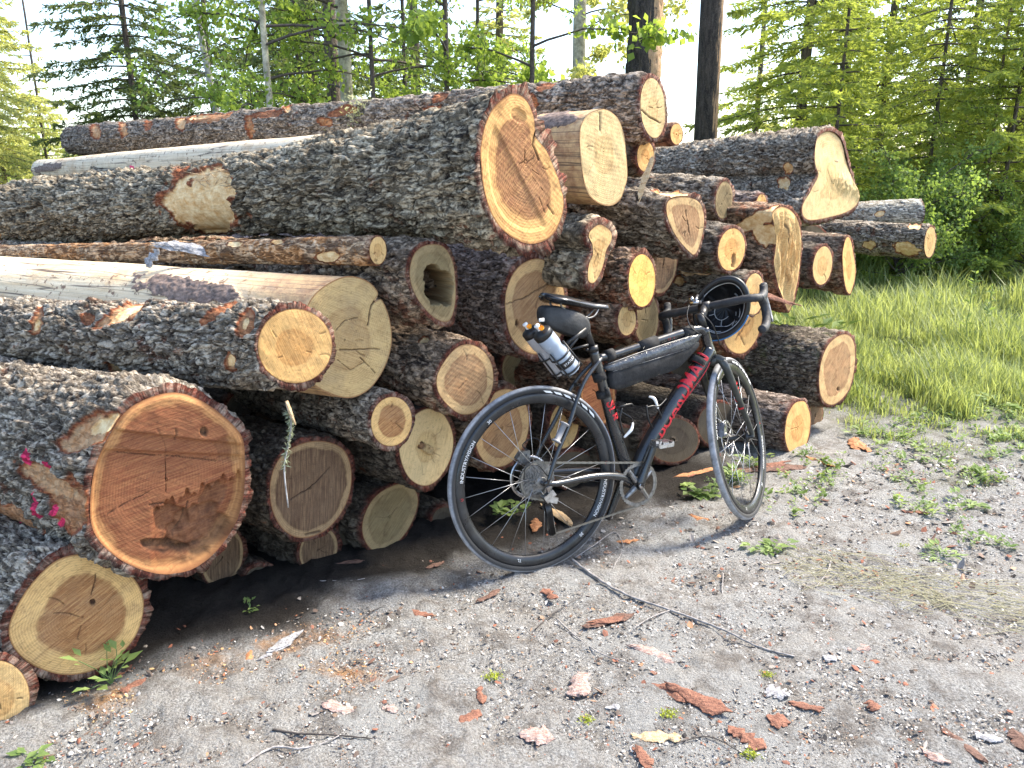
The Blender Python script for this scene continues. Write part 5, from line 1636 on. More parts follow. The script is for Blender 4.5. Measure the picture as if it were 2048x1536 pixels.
PROTO = {}
def tree(px, D, label, key=None, mat=None, tr=(9, .14, .05), tmat=None, rot=0, sc=1.0, lean=(0, 0), z=None, cat='tree', group='trees behind the log pile', name=None, X=None, twigs=True):
    X = (px - 1024) / FPX * (D * CP + CAM_H * SP * .6) if X is None else X
    z = gz(X, D) if z is None else z
    e = empty(name or ('spruce_tree' if key and key[0] == 'spruce' else 'tree'), (X, D, z), label, cat, group)
    e.rotation_euler = (0, 0, rot); e.scale = (sc, sc, sc)
    if tr:
        trunk_mesh(tr[0], tr[1], tr[2], lean, seed=int(px) % 97 + 1).build('trunk', tmat or M_trunk, e)
    if key:
        pk = (key, mat.name)
        if pk in PROTO:
            for src in PROTO[pk]:
                c = src.copy(); C.objects.link(c); c.parent = e
        else:
            V, v, mb = tree_mesh(key)
            n = len(V) // 4
            o = _km('crown', V, np.arange(n * 4).reshape(n, 4), np.repeat(v, 4), mat, e)
            src = [o]
            if twigs:
                mo = MB(); mo.V, mo.Q, mo.T, mo.n = mb.V, mb.Q, mb.T, mb.n
                src.append(tag(mo.build('branches', M_twig, e), kind='stuff'))
            PROTO[pk] = src
    return e

SA = ('spruce', 1, (.4, 7.0, 2.3, .17, .38))
SB = ('spruce', 2, (.3, 6.5, 1.8, .17, .22))
SC_ = ('spruce', 3, (.2, 6.5, 2.6, .20, .50))
BA = ('broad', 4, (26, (.6, 5), 2.0, .060, 330, .35, .35))
BB_ = ('broad', 5, (22, (.9, 5), 1.7, .095, 240, .5, .3))
BU = ('broad', 6, (34, (.05, 1.0), 1.35, .050, 330, 1.1, .15))
# left
tree(300, 11.5, 'dark drooping spruce above the left half of the pile', SA, L_spruce, (9, .06, .03), rot=.4, sc=.8)
tree(450, 13.0, 'second dark spruce, standing just right of the drooping one', SC_, L_spruce, (9, .06, .04), rot=2.0, sc=.75)
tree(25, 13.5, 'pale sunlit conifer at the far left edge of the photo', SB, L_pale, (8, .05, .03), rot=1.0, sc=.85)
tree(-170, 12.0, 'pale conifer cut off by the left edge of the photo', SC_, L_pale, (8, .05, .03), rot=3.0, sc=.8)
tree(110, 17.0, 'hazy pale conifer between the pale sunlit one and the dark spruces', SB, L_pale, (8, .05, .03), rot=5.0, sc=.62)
tree(490, 9.6, 'leaning dead grey tree stem with bare twigs', None, None, (5.2, .045, .03), M_trunk_grey, lean=(-.10, .0), name='dead_tree')
# middle
tree(640, 15.0, 'dark spruce behind the green birch leaves in the middle', SA, L_spruce, (9, .16, .05), rot=1.6)
tree(840, 17.0, 'distant dark spruce left of the biggest trunk', SC_, L_spruce, (9, .16, .05), rot=.2, sc=.9)
tree(560, 8.6, 'leafy green young birch right of the dead grey stem', BA, L_birch, (7, .04, .02), M_trunk_pale, rot=.6, name='birch_tree')
tree(708, 9.8, 'birch with pale mossy stem and dense green leaves above the pile', BA, L_birch, (8, .085, .05), M_trunk_pale, rot=2.2, name='birch_tree')
tree(685, 11.0, 'dark straight trunk close behind the pale birch stem', None, None, (8, .10, .07), M_trunk, name='tree')
tree(900, 9.2, 'thin branched green birch left of the crowning log', BB_, L_birch, (7, .035, .02), M_twig, rot=3.9, name='birch_tree')
tree(1060, 9.0, 'airy birch with separate leaves against the white sky', BB_, L_birch, (7, .03, .02), M_twig, rot=5.0, name='birch_tree')
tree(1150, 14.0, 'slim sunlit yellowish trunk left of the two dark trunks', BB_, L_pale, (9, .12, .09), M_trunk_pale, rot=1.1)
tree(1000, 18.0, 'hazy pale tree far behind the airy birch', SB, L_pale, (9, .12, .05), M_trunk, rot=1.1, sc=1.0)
tree(1272, 9.5, 'thick dark trunk rising behind the crowning log end', None, None, (10, .205, .18), M_trunk_sunlit, name='pine_tree')
tree(1402, 11.5, 'dark straight trunk right of the thick one, sunlight painted on its right side', None, None, (10, .165, .145), M_trunk_sunlit, lean=(-.015, 0), name='pine_tree')
tree(760, 8.9, 'near green birch above the middle of the crowning log', BA, L_birch, (7, .03, .02), M_twig, rot=1.2, name='birch_tree', sc=.9)
tree(960, 10.8, 'leafy green birch left of the airy one', BA, L_birch, (7, .03, .02), M_twig, rot=5.6, name='birch_tree', sc=.9)
tree(620, 12.2, 'dark spruce filling the wood behind the pale birch stem', SA, L_spruce, (8, .06, .03), rot=3.0, sc=.85)
tree(820, 12.8, 'dark spruce behind the near birch in the middle', SC_, L_spruce, (8, .06, .03), rot=4.0, sc=.7)
tree(-30, 10.8, 'pale feathery conifer nearest the left edge', SC_, L_pale, (7, .04, .02), rot=2.2, sc=.62)
# right
tree(1580, 12.5, 'spruce with a thin dark stem behind the notched stump log', SA, L_bright, (9, .09, .05), rot=3.0)
tree(1740, 13.5, 'yellow green spruce above the bush at the right', SC_, L_bright, (9, .07, .04), rot=.8)
tree(1900, 15.0, 'darker spruce between the yellow green ones at the right', SA, L_spruce, (9, .08, .05), rot=5.2)
tree(2080, 12.0, 'bright spruce whose boughs hang in from the right edge', SC_, L_bright, (9, .07, .04), rot=2.4)
tree(2010, 13.5, 'thick brown mossy trunk near the right edge', None, None, (9, .20, .17), M_trunk_moss)
tree(1990, 10.4, 'slender bright spruce in front of the mossy trunk', SB, L_bright, (8, .035, .02), rot=3.6, sc=.8)
tree(1840, 11.2, 'young yellow green spruce over the large leafy bush', SC_, L_bright, (8, .04, .02), rot=1.6, sc=.75)
tree(1650, 10.2, 'young spruce whose tips hang above the notched stump log', SB, L_bright, (8, .035, .02), rot=2.9, sc=.72)
tree(1960, 10.6, 'thin bare stem in front of the mossy trunk', None, None, (5, .022, .012), M_trunk_moss, lean=(-.02, 0))
tree(1660, 19.0, 'distant spruce behind the notched stump log', SB, L_bright, (9, .15, .05), rot=1.5, sc=1.1)
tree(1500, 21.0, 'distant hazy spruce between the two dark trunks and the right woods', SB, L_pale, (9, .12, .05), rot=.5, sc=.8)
tree(2250, 16.0, 'spruce just beyond the right edge of the photo', SA, L_bright, (9, .12, .05), rot=.5)
def bush(px, D, sc, label, mat=L_bush, rot=0):
    tree(px, D, label, BU, mat, None, rot=rot, sc=sc, cat='bush', group='bushes at the edge of the wood', name='bush')
bush(1800, 9.8, .95, 'large dark green leafy bush right of the notched stump log', rot=.4)
bush(1680, 11.0, .9, 'green bush directly behind the notched stump log', rot=2.5)
bush(1930, 11.5, .9, 'bush below the mossy trunk at the right', rot=1.5)
bush(2060, 10.0, .7, 'low bush at the right edge of the photo', L_bush, 4.0)
bush(1540, 12.5, .8, 'bright bush behind the long sloping back of the stump log', L_birch, 3.3)
bush(1470, 12.0, .62, 'small bright bush at the foot of the right dark trunk', L_birch, 3.3)
bush(40, 12.5, .8, 'grey green bush low at the far left behind the pile', L_spruce, 1.0)
bush(150, 14.5, .9, 'second grey green bush left of the dark spruces', L_spruce, 2.0)
bush(330, 14.0, .9, 'dark bush under the drooping spruce', L_spruce, 5.0)
bush(600, 13.0, 1.0, 'leafy bush behind the middle of the crowning log', L_birch, 3.0)
bush(800, 14.0, 1.0, 'leafy bush behind the flared trunk top', L_birch, 1.3)
bush(1000, 15.0, 1.0, 'sunlit bush behind the crowning log, left of its end', L_pale, 2.6)
bush(1150, 15.0, .9, 'sunlit bush at the foot of the slim yellowish trunk', L_pale, .2)

# bare twigs of the dead stem
dt = bpy.data.objects.get('dead_tree')
b = MB(); r_ = np.random.default_rng(3)
for k in range(34):
    z = r_.uniform(1.2, 4.2); a = r_.uniform(0, 6.28); l_ = r_.uniform(.25, .9)
    p = np.array([-.10 * z, 0, z]); d = np.array([math.cos(a), math.sin(a), r_.uniform(-.5, .3)])
    P = p + d * (l_ * np.linspace(0, 1, 6))[:, None] + np.cumsum(r_.normal(0, .025, (6, 3)), 0)
    b.tube(P, np.linspace(.006, .0015, 6), 4, cap=False)
b.build('dead_twigs', M_trunk_grey, dt)

# far wood closing the view near the ground
Vs, vs = [], []
r_ = np.random.default_rng(9)
n = 26000
th = r_.uniform(R(-60), R(60), n); rr_ = r_.uniform(22, 34, n)
X_ = rr_ * np.sin(th); Y_ = rr_ * np.cos(th)
hmax = 1.6 + 2.6 * fbm(np.c_[th * 9, th * 0, th * 0], 3, 4) * (1 - .75 * np.exp(-((th - R(12)) / R(6)) ** 2))
base = np.c_[X_, Y_, gz_np(X_, Y_) + hmax * r_.uniform(0, 1, n) ** .8]
L_ = r_.uniform(.12, .28, n)
V = kites(base, r_.normal(0, 1, (n, 3)), L_, L_ * .55, r=r_)
o = _km('undergrowth', V, np.arange(n * 4).reshape(n, 4), np.repeat(r_.uniform(0, 1, n), 4), L_bright, None)
tag(o, 'hazy green undergrowth closing the wood far behind the log pile', 'undergrowth', kind='stuff')

# ---- grass, right and back
def screen_ground(n, x0, x1, y0, y1, seed):
    r = np.random.default_rng(seed)
    px = r.uniform(x0, x1, n); py = r.uniform(y0, y1, n)
    dx = (px - 1024) / FPX; u = -(py - 768) / FPX
    dy = CP + u * SP; dz = -SP + u * CP
    tt = CAM_H / -dz
    X = dx * tt; Y = dy * tt
    for _ in range(2):
        z = gz_np(X, Y); tt = (CAM_H - z) / -dz; X = dx * tt; Y = dy * tt
    return X, Y, z, r

X_, Y_, z_, r = screen_ground(150000, 1150, 2500, 385, 1150, 31)
g_ = grass_amount(X_, Y_)
gap = fbm(np.c_[X_, Y_, X_ * 0] * 5.5, 3, 57)
keep = (g_ * sstep(.30, .48, gap + .12 * g_) > r.uniform(.12, .95, len(g_))) & (Y_ < 26)
# nothing grows where the logs lie
dfront = (np.c_[X_, Y_] - _a0[:2]) @ PN[:2]
alongf = (np.c_[X_, Y_] - _a0[:2]) @ PF[:2]
keep &= ~((dfront < .05) & (alongf < 3.4))
X_, Y_, z_, g_ = X_[keep], Y_[keep], z_[keep], g_[keep]
n = len(X_)
print('grass blades', n)
clump = fbm(np.c_[X_, Y_, X_ * 0] * 1.6, 3, 55)
hgt = (.03 + .26 * sstep(.3, .7, clump) * g_ ** 1.5) * r.uniform(.4, 1.6, n) * np.clip(.55 + (Y_ - 4) * .12, .5, 2.2)
wd = .0020 + .0010 * np.sqrt(X_ ** 2 + Y_ ** 2) * r.uniform(.5, 1.4, n)
a = r.uniform(0, 2 * np.pi, n); lean = r.uniform(.1, .9, n)
dv = np.c_[np.cos(a), np.sin(a)]; sv_ = np.c_[-dv[:, 1], dv[:, 0]]
B0 = np.c_[X_, Y_, z_ - .01]
def lay(f, h): return B0 + np.c_[dv * (lean * hgt * f)[:, None], hgt * h]
S3 = np.c_[sv_, np.zeros(n)]
m1 = lay(.25, .55); tp = lay(.9, .95 - .25 * 0)
V = np.stack([B0 - S3 * wd[:, None] / 2, B0 + S3 * wd[:, None] / 2, m1 + S3 * wd[:, None] * .4, m1 - S3 * wd[:, None] * .4, tp], 1).reshape(-1, 3)
i = np.arange(n) * 5
o = mk('grass', V, [np.c_[i, i + 1, i + 2, i + 3], np.c_[i + 3, i + 2, i + 4]], L_grass, None, False)
at = o.data.attributes.new('v', 'FLOAT', 'POINT'); at.data.foreach_set('value', np.repeat(np.clip(fbm(np.c_[X_, Y_, X_ * 0] * 2.8, 3, 58) * 1.6 - .3 + r.normal(0, .28, n), 0, 1), 5).astype(np.float32))
tag(o, 'long green grass of the clearing right of and behind the log pile', 'grass', kind='stuff')

# ---- small leafy ground cover along the border of the gravel
X_, Y_, z_, r = screen_ground(9000, 1100, 2500, 440, 1300, 77)
g_ = grass_amount(X_, Y_)
cl = fbm(np.c_[X_, Y_, X_ * 0] * 3.2, 3, 91)
keep = ((g_ > .06) | (cl > .60)) & (g_ + cl * .8 > r.uniform(.35, 1.0, len(g_))) & (Y_ < 12) & (X_ > .9)
dfront = (np.c_[X_, Y_] - _a0[:2]) @ PN[:2]
keep &= dfront > -.05
X_, Y_, z_ = X_[keep], Y_[keep], z_[keep]
n = len(X_); k = 9
base = np.repeat(np.c_[X_, Y_, z_], k, 0) + np.c_[r.normal(0, .012, (n * k, 2)), r.uniform(0, .03, n * k)]
a = r.uniform(0, 2 * np.pi, n * k)
dr = np.c_[np.cos(a), np.sin(a), r.uniform(.1, .9, n * k)]
L_ = np.repeat(r.uniform(.013, .036, n), k) * r.uniform(.6, 1.2, n * k)
side = np.c_[-np.sin(a), np.cos(a), np.zeros(n * k)]
V = kites(base, dr, L_, L_ * .6, side, .12)
o = _km('ground_cover', V, np.arange(n * k * 4).reshape(-1, 4), np.repeat(np.clip(np.repeat(r.uniform(0, 1, n), k) + r.normal(0, .1, n * k), 0, 1), 4), L_weed, None)
tag(o, 'low clover and weeds scattered where the gravel meets the grass', 'weeds', kind='stuff')

def _leaf(*a_):
    return tag(_km(*a_), kind='stuff')
def rosette(px, py, size, label, mat=L_weed, n=9, up=.5, wide=.55, cat='weed', group=None, seed=None, name='weed', z=None):
    r = np.random.default_rng(seed or int(px * 3 + py))
    p = ground_pt(px, py)
    e = empty(name, p, label, cat, group)
    k = n * 3
    a = np.repeat(r.uniform(0, 2 * np.pi, n), 3) + np.tile([-.5, 0, .5], n)
    st = size * np.repeat(r.uniform(.3, .9, n), 3)
    upv_ = np.repeat(r.uniform(.3, 1.2, n), 3) * up
    b0 = np.c_[np.cos(a) * st * .5, np.sin(a) * st * .5, st * upv_] + np.repeat(r.normal(0, .22, (n, 3)), 3, 0) * size * np.array([1, 1, .2])
    a = a + r.normal(0, .5, k)
    dr = np.c_[np.cos(a), np.sin(a), upv_ * .6 - .1]
    L_ = size * r.uniform(.2, .55, k)
    V = kites(b0, dr, L_, L_ * wide, np.c_[-np.sin(a), np.cos(a), a * 0], .15)
    _leaf('leaf_cluster', V, np.arange(k * 4).reshape(-1, 4), np.repeat(r.uniform(.2, 1, k), 4), mat, e)
    b = MB()
    for q in range(0, k, 3): b.tube([[0, 0, -.005], b0[q] * .5 + [0, 0, .003], b0[q + 1]], .0012, 4, cap=False)
    b.build('stalk', mat_stalk, e)
    return e
mat_stalk = simple('green_stalk', (.10, .17, .05), rough=.7)
rosette(222, 1368, .11, 'fresh green weed growing at the foot of the yellow ringed log end', n=12, up=1.2)
rosette(62, 1520, .07, 'small weed in the bottom left corner of the gravel', n=8)
rosette(498, 1222, .05, 'tiny clover on the gravel below the dim angular log end', n=6)
rosette(1395, 985, .10, 'clover patch between the two wheels of the bicycle', n=14, up=.4, wide=.9)
rosette(1022, 1030, .10, 'clover seen through the lower half of the rear wheel', n=12, up=.6, wide=.9)
rosette(1468, 965, .10, 'green sprig seen inside the front wheel', n=16, up=.9)
rosette(1500, 935, .10, 'dark weed tuft behind the front wheel by the lowest right log', n=16, up=.8)
rosette(1545, 1102, .10, 'green creeping weed on the gravel right of the front wheel', n=14, up=.3)
rosette(1722, 868, .10, 'weed with broad shiny leaves beside the lowest right log end', n=9, up=.5, wide=.5)
rosette(1985, 820, .20, 'big dock leaves at the edge of the grass near the right border', n=9, up=.4, wide=.45)
rosette(1850, 918, .09, 'single broad leaf weed in the gravel on the right', n=5, up=.3, wide=.6)
rosette(1880, 1115, .09, 'feathery light green weed above the dry grass', n=16, up=.4, wide=.3)
rosette(1790, 960, .06, 'small weed left of the broad leaf weed', n=8)
rosette(1940, 1010, .09, 'leafy weed in the gravel close to the right edge', n=12)
for (x, y, s_, lb) in ((985, 1356, .035, 'yellow green lichen tuft right of the middle of the foreground gravel'), (1336, 1432, .032, 'lichen tuft touching the largest piece of fallen bark'), (1175, 1442, .026, 'lichen tuft left of the largest piece of fallen bark'),
                       (1535, 1352, .024, 'lichen tuft above the small round red bark flake'), (1805, 1096, .030, 'bright yellow lichen tuft above the dry grass'), (1500, 1512, .030, 'lichen tuft at the bottom edge of the photo')):
    p = ground_pt(x, y); e = empty('lichen_tuft', p, lb, 'lichen', 'lichen tufts on the gravel')
    r_ = np.random.default_rng(int(x)); n = 130
    b0 = r_.normal(0, .32, (n, 3)) * s_ * np.array([1.2, .8, .3]) + [0, 0, s_ * .25]; b0[:, 2] = np.abs(b0[:, 2])
    L_ = s_ * r_.uniform(.15, .4, n)
    _km('lichen_mass', kites(b0, r_.normal(0, 1, (n, 3)), L_, L_ * .35, r=r_), np.arange(n * 4).reshape(-1, 4), np.repeat(r_.uniform(0, 1, n), 4), L_lichen, e)

def tall_weed(px, py, h, label, seed):
    r = np.random.default_rng(seed); p = ground_pt(px, py); e = empty('tall_weed', p, label, 'weed', 'tall weeds in the grass')
    P = np.c_[np.cumsum(r.normal(0, .006, 10)), np.cumsum(r.normal(0, .006, 10)), np.linspace(0, h, 10)]
    MB().tube(P, np.linspace(.004, .0015, 10), 5).build('stalk', mat_stalk, e)
    k = 40; f = r.uniform(.15, 1, k); b0 = np.c_[[np.interp(f, np.linspace(0, 1, 10), P[:, q]) for q in range(3)]].T
    dr = r.normal(0, 1, (k, 3)); dr[:, 2] = np.abs(dr[:, 2]) * .6
    L_ = r.uniform(.03, .08, k)
    _leaf('leaf_cluster', kites(b0, dr, L_, L_ * .25, r=r), np.arange(k * 4).reshape(-1, 4), np.repeat(r.uniform(0, .8, k), 4), L_weed, e)
tall_weed(1925, 692, .62, 'tall dark stemmed weed standing alone in the grass', 1)
tall_weed(1965, 690, .50, 'shorter thin weed right of the tall dark stemmed one', 2)
tall_weed(1890, 560, .80, 'tall pale weed near the end of the straight long log', 3)

# dry cut grass lying on the gravel
X_, Y_, z_, r = screen_ground(900, 1570, 2120, 1105, 1275, 5)
cy = np.interp(proj(np.c_[X_, Y_, z_])[:, 0], [1570, 1800, 1900, 2100], [1125, 1175, 1195, 1235])
py_ = proj(np.c_[X_, Y_, z_])[:, 1]
keep = np.abs(py_ - cy) < r.normal(22, 14, len(X_)) * 1.2
X_, Y_, z_ = X_[keep], Y_[keep], z_[keep]; n = len(X_)
b = MB()
for q in range(n):
    a = r.normal(R(-22), .55); l_ = r.uniform(.05, .22); d = np.array([math.cos(a), math.sin(a) * 1.0, 0])
    P0_ = np.array([X_[q], Y_[q], z_[q] + r.uniform(.004, .022)])
    P = P0_ + d * (l_ * np.linspace(-.5, .5, 4))[:, None] + r.normal(0, .006, (4, 3)) * [1, 1, .5]
    b.tube(P, .0009, 3, cap=False)
o = b.build('dry_grass', L_straw)
at = o.data.attributes.new('v', 'FLOAT', 'POINT'); at.data.foreach_set('value', r.uniform(0, 1, len(o.data.vertices)).astype(np.float32))
tag(o, 'matted dry grass stalks lying across the gravel at the right', 'dry grass', kind='stuff')

# ------------------------------------------------------------------ litter on the ground
t = NT('wood_chip_litter', .9)
cc_ = t.attr('chip').outputs['Color']
t.color(t.mix(t.math('MULTIPLY', t.noise(t.obj(), 90, 4, .7), .6), cc_, (.10, .08, .07)))
t.bump(t.noise(t.obj(), 200, 3, .7), .002)
M_chip = t.m
def litter(n, box, seed, smin, smax, name, label, cat, pal, prob, flat=.25, mask=None, el=(.3, 1)):
    X_, Y_, z_, r = screen_ground(n, *box, seed)
    ok = (Y_ < 9) & (((np.c_[X_, Y_] - _a0[:2]) @ PN[:2]) > r.uniform(.02, .22, len(X_)) + (0 if name != 'bark_chips' else -.15))
    g = grass_amount(X_, Y_); ok &= g < .5
    if mask is not None: ok &= mask(X_, Y_, r)
    X_, Y_, z_ = X_[ok], Y_[ok], z_[ok]; n = len(X_)
    D_ = np.hypot(X_, Y_)
    s_ = r.uniform(smin, smax, n) ** 1.0 * np.clip(D_ / 2.4, .6, 2.2) * r.choice([.6, 1, 1.7], n, p=[.55, .35, .10])
    a = r.uniform(0, 2 * np.pi, n); el_ = r.uniform(el[0], el[1], n)
    ang = np.arange(5) / 5 * 2 * np.pi
    rad = r.uniform(.6, 1.1, (n, 5))
    lx = np.cos(ang) * rad; ly = np.sin(ang) * rad * el_[:, None]
    tl = r.normal(0, .35, (n, 2))
    vx = (lx * np.cos(a)[:, None] - ly * np.sin(a)[:, None]) * s_[:, None]
    vy = (lx * np.sin(a)[:, None] + ly * np.cos(a)[:, None]) * s_[:, None]
    vz = (vx * tl[:, :1] + vy * tl[:, 1:]) + (s_ * flat * r.uniform(.2, 1.2, n))[:, None]
    cen = np.c_[X_, Y_, z_ + .002]
    ringv = cen[:, None] + np.stack([vx, vy, vz], -1)
    top = cen + np.c_[vx[:, 0] * .2, vy[:, 0] * .2, s_ * flat * r.uniform(.9, 2.2, n)]
    bot = cen - np.c_[s_ * 0, s_ * 0, s_ * .3]
    V = np.concatenate([ringv, top[:, None], bot[:, None]], 1).reshape(-1, 3)
    b_ = np.arange(n)[:, None] * 7
    T = []
    for k in range(5):
        k2 = (k + 1) % 5
        T.append(np.c_[b_ + k, b_ + k2, b_ + 5]); T.append(np.c_[b_ + k2, b_ + k, b_ + 6])
    ci = r.choice(len(pal), n, p=prob)
    col = np.array(pal)[ci] * r.uniform(.7, 1.25, (n, 1))
    o = mk(name, V, np.vstack(T), M_chip, None, False, cols={'chip': np.c_[np.repeat(col, 7, 0), np.ones(n * 7)]})
    tag(o, label, cat, kind='stuff')
litter(70000, (-250, 2300, 880, 1680), 101, .0020, .0066, 'gravel', 'loose grey grit and crumbs of bark covering the track', 'gravel',
       [(.46, .45, .43), (.22, .20, .18), (.045, .04, .035), (.66, .65, .63), (.26, .17, .11)], [.28, .22, .26, .12, .12], flat=.11)
litter(4200, (-250, 2300, 930, 1680), 102, .004, .011, 'bark_chips', 'small reddish bark chips strewn over the gravel', 'bark chips',
       [(.36, .12, .06), (.26, .09, .05), (.45, .24, .12), (.18, .12, .09), (.46, .40, .34)], [.22, .18, .10, .28, .22], flat=.14)
litter(1500, (-250, 2300, 930, 1680), 104, .008, .020, 'bark_flakes', 'thin brown and grey bark flakes lying flat on the gravel', 'bark flakes',
       [(.20, .085, .05), (.14, .09, .065), (.30, .27, .25), (.10, .075, .06), (.36, .22, .14)], [.24, .22, .24, .18, .12], flat=.10, el=(.2, .55), mask=lambda X, Y, r: fbm(np.c_[X, Y, X * 0] * 3.3, 3, 14) > r.uniform(.35, .62, len(X)))
def sawm(X, Y, r):
    d = np.full(len(X), 9.)
    for (px, py, rad) in ((420, 1320, .22), (640, 1270, .20), (560, 1290, .2), (200, 1400, .15), (700, 1340, .15), (340, 1350, .15)):
        c0 = on_ground(px, py); d = np.minimum(d, np.hypot(X - c0[0], Y - c0[1]) / rad)
    return d < r.uniform(.1, 1.1, len(X))
litter(9000, (0, 900, 1200, 1480), 103, .002, .006, 'wood_chips', 'orange wood chips below the end of the yellow ringed log', 'wood chips',
       [(.55, .30, .12), (.62, .40, .18), (.38, .14, .06), (.30, .2, .13)], [.3, .2, .25, .25], flat=.2, mask=sawm)

def piece_mat(name, a, b, deep):
    t = NT(name, .85)
    o = t.obj()
    n1 = t.noise(o, 1, 5, .7, .3, (60, 180, 120)); n2 = t.noise(o, 90, 4, .7)
    c = t.mix(t.ramp(n1, [(.35, 0), (.65, 1)]), a, b)
    c = t.mix(t.ramp(n2, [(.30, 1), (.42, 0)]), c, deep)
    t.color(c); t.bump(t.math('ADD', n1, n2), .006)
    return t.m
PM = {'red': piece_mat('fallen_bark_red', (.14, .05, .032), (.31, .145, .09), (.05, .02, .015)),
      'orange': piece_mat('fallen_bark_orange', (.34, .12, .045), (.52, .26, .12), (.10, .03, .02)),
      'pink': piece_mat('fallen_bark_pink', (.26, .14, .105), (.46, .37, .34), (.07, .03, .025)),
      'grey': piece_mat('fallen_bark_grey', (.18, .17, .17), (.46, .46, .48), (.03, .025, .025)),
      'dark': piece_mat('fallen_bark_dark', (.09, .045, .03), (.20, .11, .08), (.02, .015, .012)),
      'tan': piece_mat('fallen_chip_tan', (.46, .29, .14), (.62, .47, .29), (.25, .12, .06))}
def bark_piece(px, py, lpx, wpx, ang, label, mat='red', P=None, group='fallen bark pieces on the gravel', curl=.30, thick=.005, layers=1, cat='bark piece', name='bark_piece', up=None):
    sd = int(px * 7 + py * 3) % 9973
    r = np.random.default_rng(sd)
    p = ground_pt(px, py) if P is None else np.asarray(P, float)
    # pixel length and angle -> a length on the ground
    if P is None:
        q = ground_pt(px + math.cos(R(ang)) * lpx / 2, py + math.sin(R(ang)) * lpx / 2)
        d = q - p; L_ = 2 * np.linalg.norm(d[:2]); a = math.atan2(d[1], d[0])
        dep = p[1] * CP - (p[2] - CAM_H) * SP
        W_ = wpx / FPX * dep * 1.15
        L_ = min(L_, lpx / FPX * dep * 1.8)
        M = Matrix.Rotation(a, 3, 'Z')
        M = np.array(M)
    else:
        dep = p[1] * CP - (p[2] - CAM_H) * SP
        L_ = lpx / FPX * dep; W_ = wpx / FPX * dep
        d = np.array([math.cos(R(ang)), .15, -math.sin(R(ang))]); d /= np.linalg.norm(d)
        n_ = np.array([.1, -.7, .7]) if up is None else np.array(up, float); n_ -= d * np.dot(n_, d); n_ /= np.linalg.norm(n_)
        M = np.c_[d, np.cross(n_, d), n_]
    e = empty(name, p, label, cat, group)
    for ly in range(layers):
        nu, nv = 34, 15
        u = np.linspace(-1, 1, nu); v = np.linspace(-1, 1, nv)
        U, Vv = np.meshgrid(u, v, indexing='ij')
        un = np.linspace(-1, 1, 9); hw = np.interp(u, [-1, -.86, 0, .86, 1], [.22, .70, 1, .78, .2]) * np.interp(u, un, 1 + r.normal(0, .24, 9)) * (1 + r.normal(0, .035, nu)); cen = np.interp(u, un, np.cumsum(r.normal(0, .14, 9)))
        k = 1 - .3 * ly
        X = U * L_ / 2 * k + (r.normal(0, .012, U.shape)) * L_ * .5; Y = (Vv * hw[:, None] + cen[:, None] + np.interp(Vv, np.linspace(-1, 1, 6), r.normal(0, .10, 6)) * (np.abs(U) > .75)) * W_ / 2 * k
        X = X + np.interp(Vv, np.linspace(-1, 1, 6), r.normal(0, .07, 6)) * L_ * U ** 3
        Z = curl * (1 - Vv ** 2) * W_ * .35 + (fbm(np.c_[X.ravel() * 50, Y.ravel() * 75, X.ravel() * 0 + sd], 4, sd) - .5).reshape(X.shape) * .008 * (W_ / .04) ** .5 + ly * thick * .9 + .004 + (U * r.normal(0, .12)) * W_ * .5
        Zb = Z - thick * (.6 + .4 * np.cos(Vv * 1.2)) * .8
        T_ = np.stack([X, Y, Z], -1).reshape(-1, 3); B_ = np.stack([X * .985, Y * .96, Zb], -1).reshape(-1, 3)
        if P is None:
            B_[:, 2] = np.maximum(B_[:, 2], -.004)
        n0 = nu * nv
        F = grid_faces(nu, nv, False)
        bd = [i_ * nv for i_ in range(nu)] + [(nu - 1) * nv + j_ for j_ in range(1, nv)] + [i_ * nv + nv - 1 for i_ in range(nu - 2, -1, -1)] + [j_ for j_ in range(nv - 2, 0, -1)]
        bd = np.array(bd); b2 = np.roll(bd, -1)
        allF = np.vstack([F, F[:, ::-1] + n0, np.c_[b2, bd, bd + n0, b2 + n0]])
        V = np.vstack([T_, B_]) @ M.T
        mk('bark_flake', V, allF, PM[mat if ly == 0 or mat == 'grey' else 'red'], e, False)
    return e
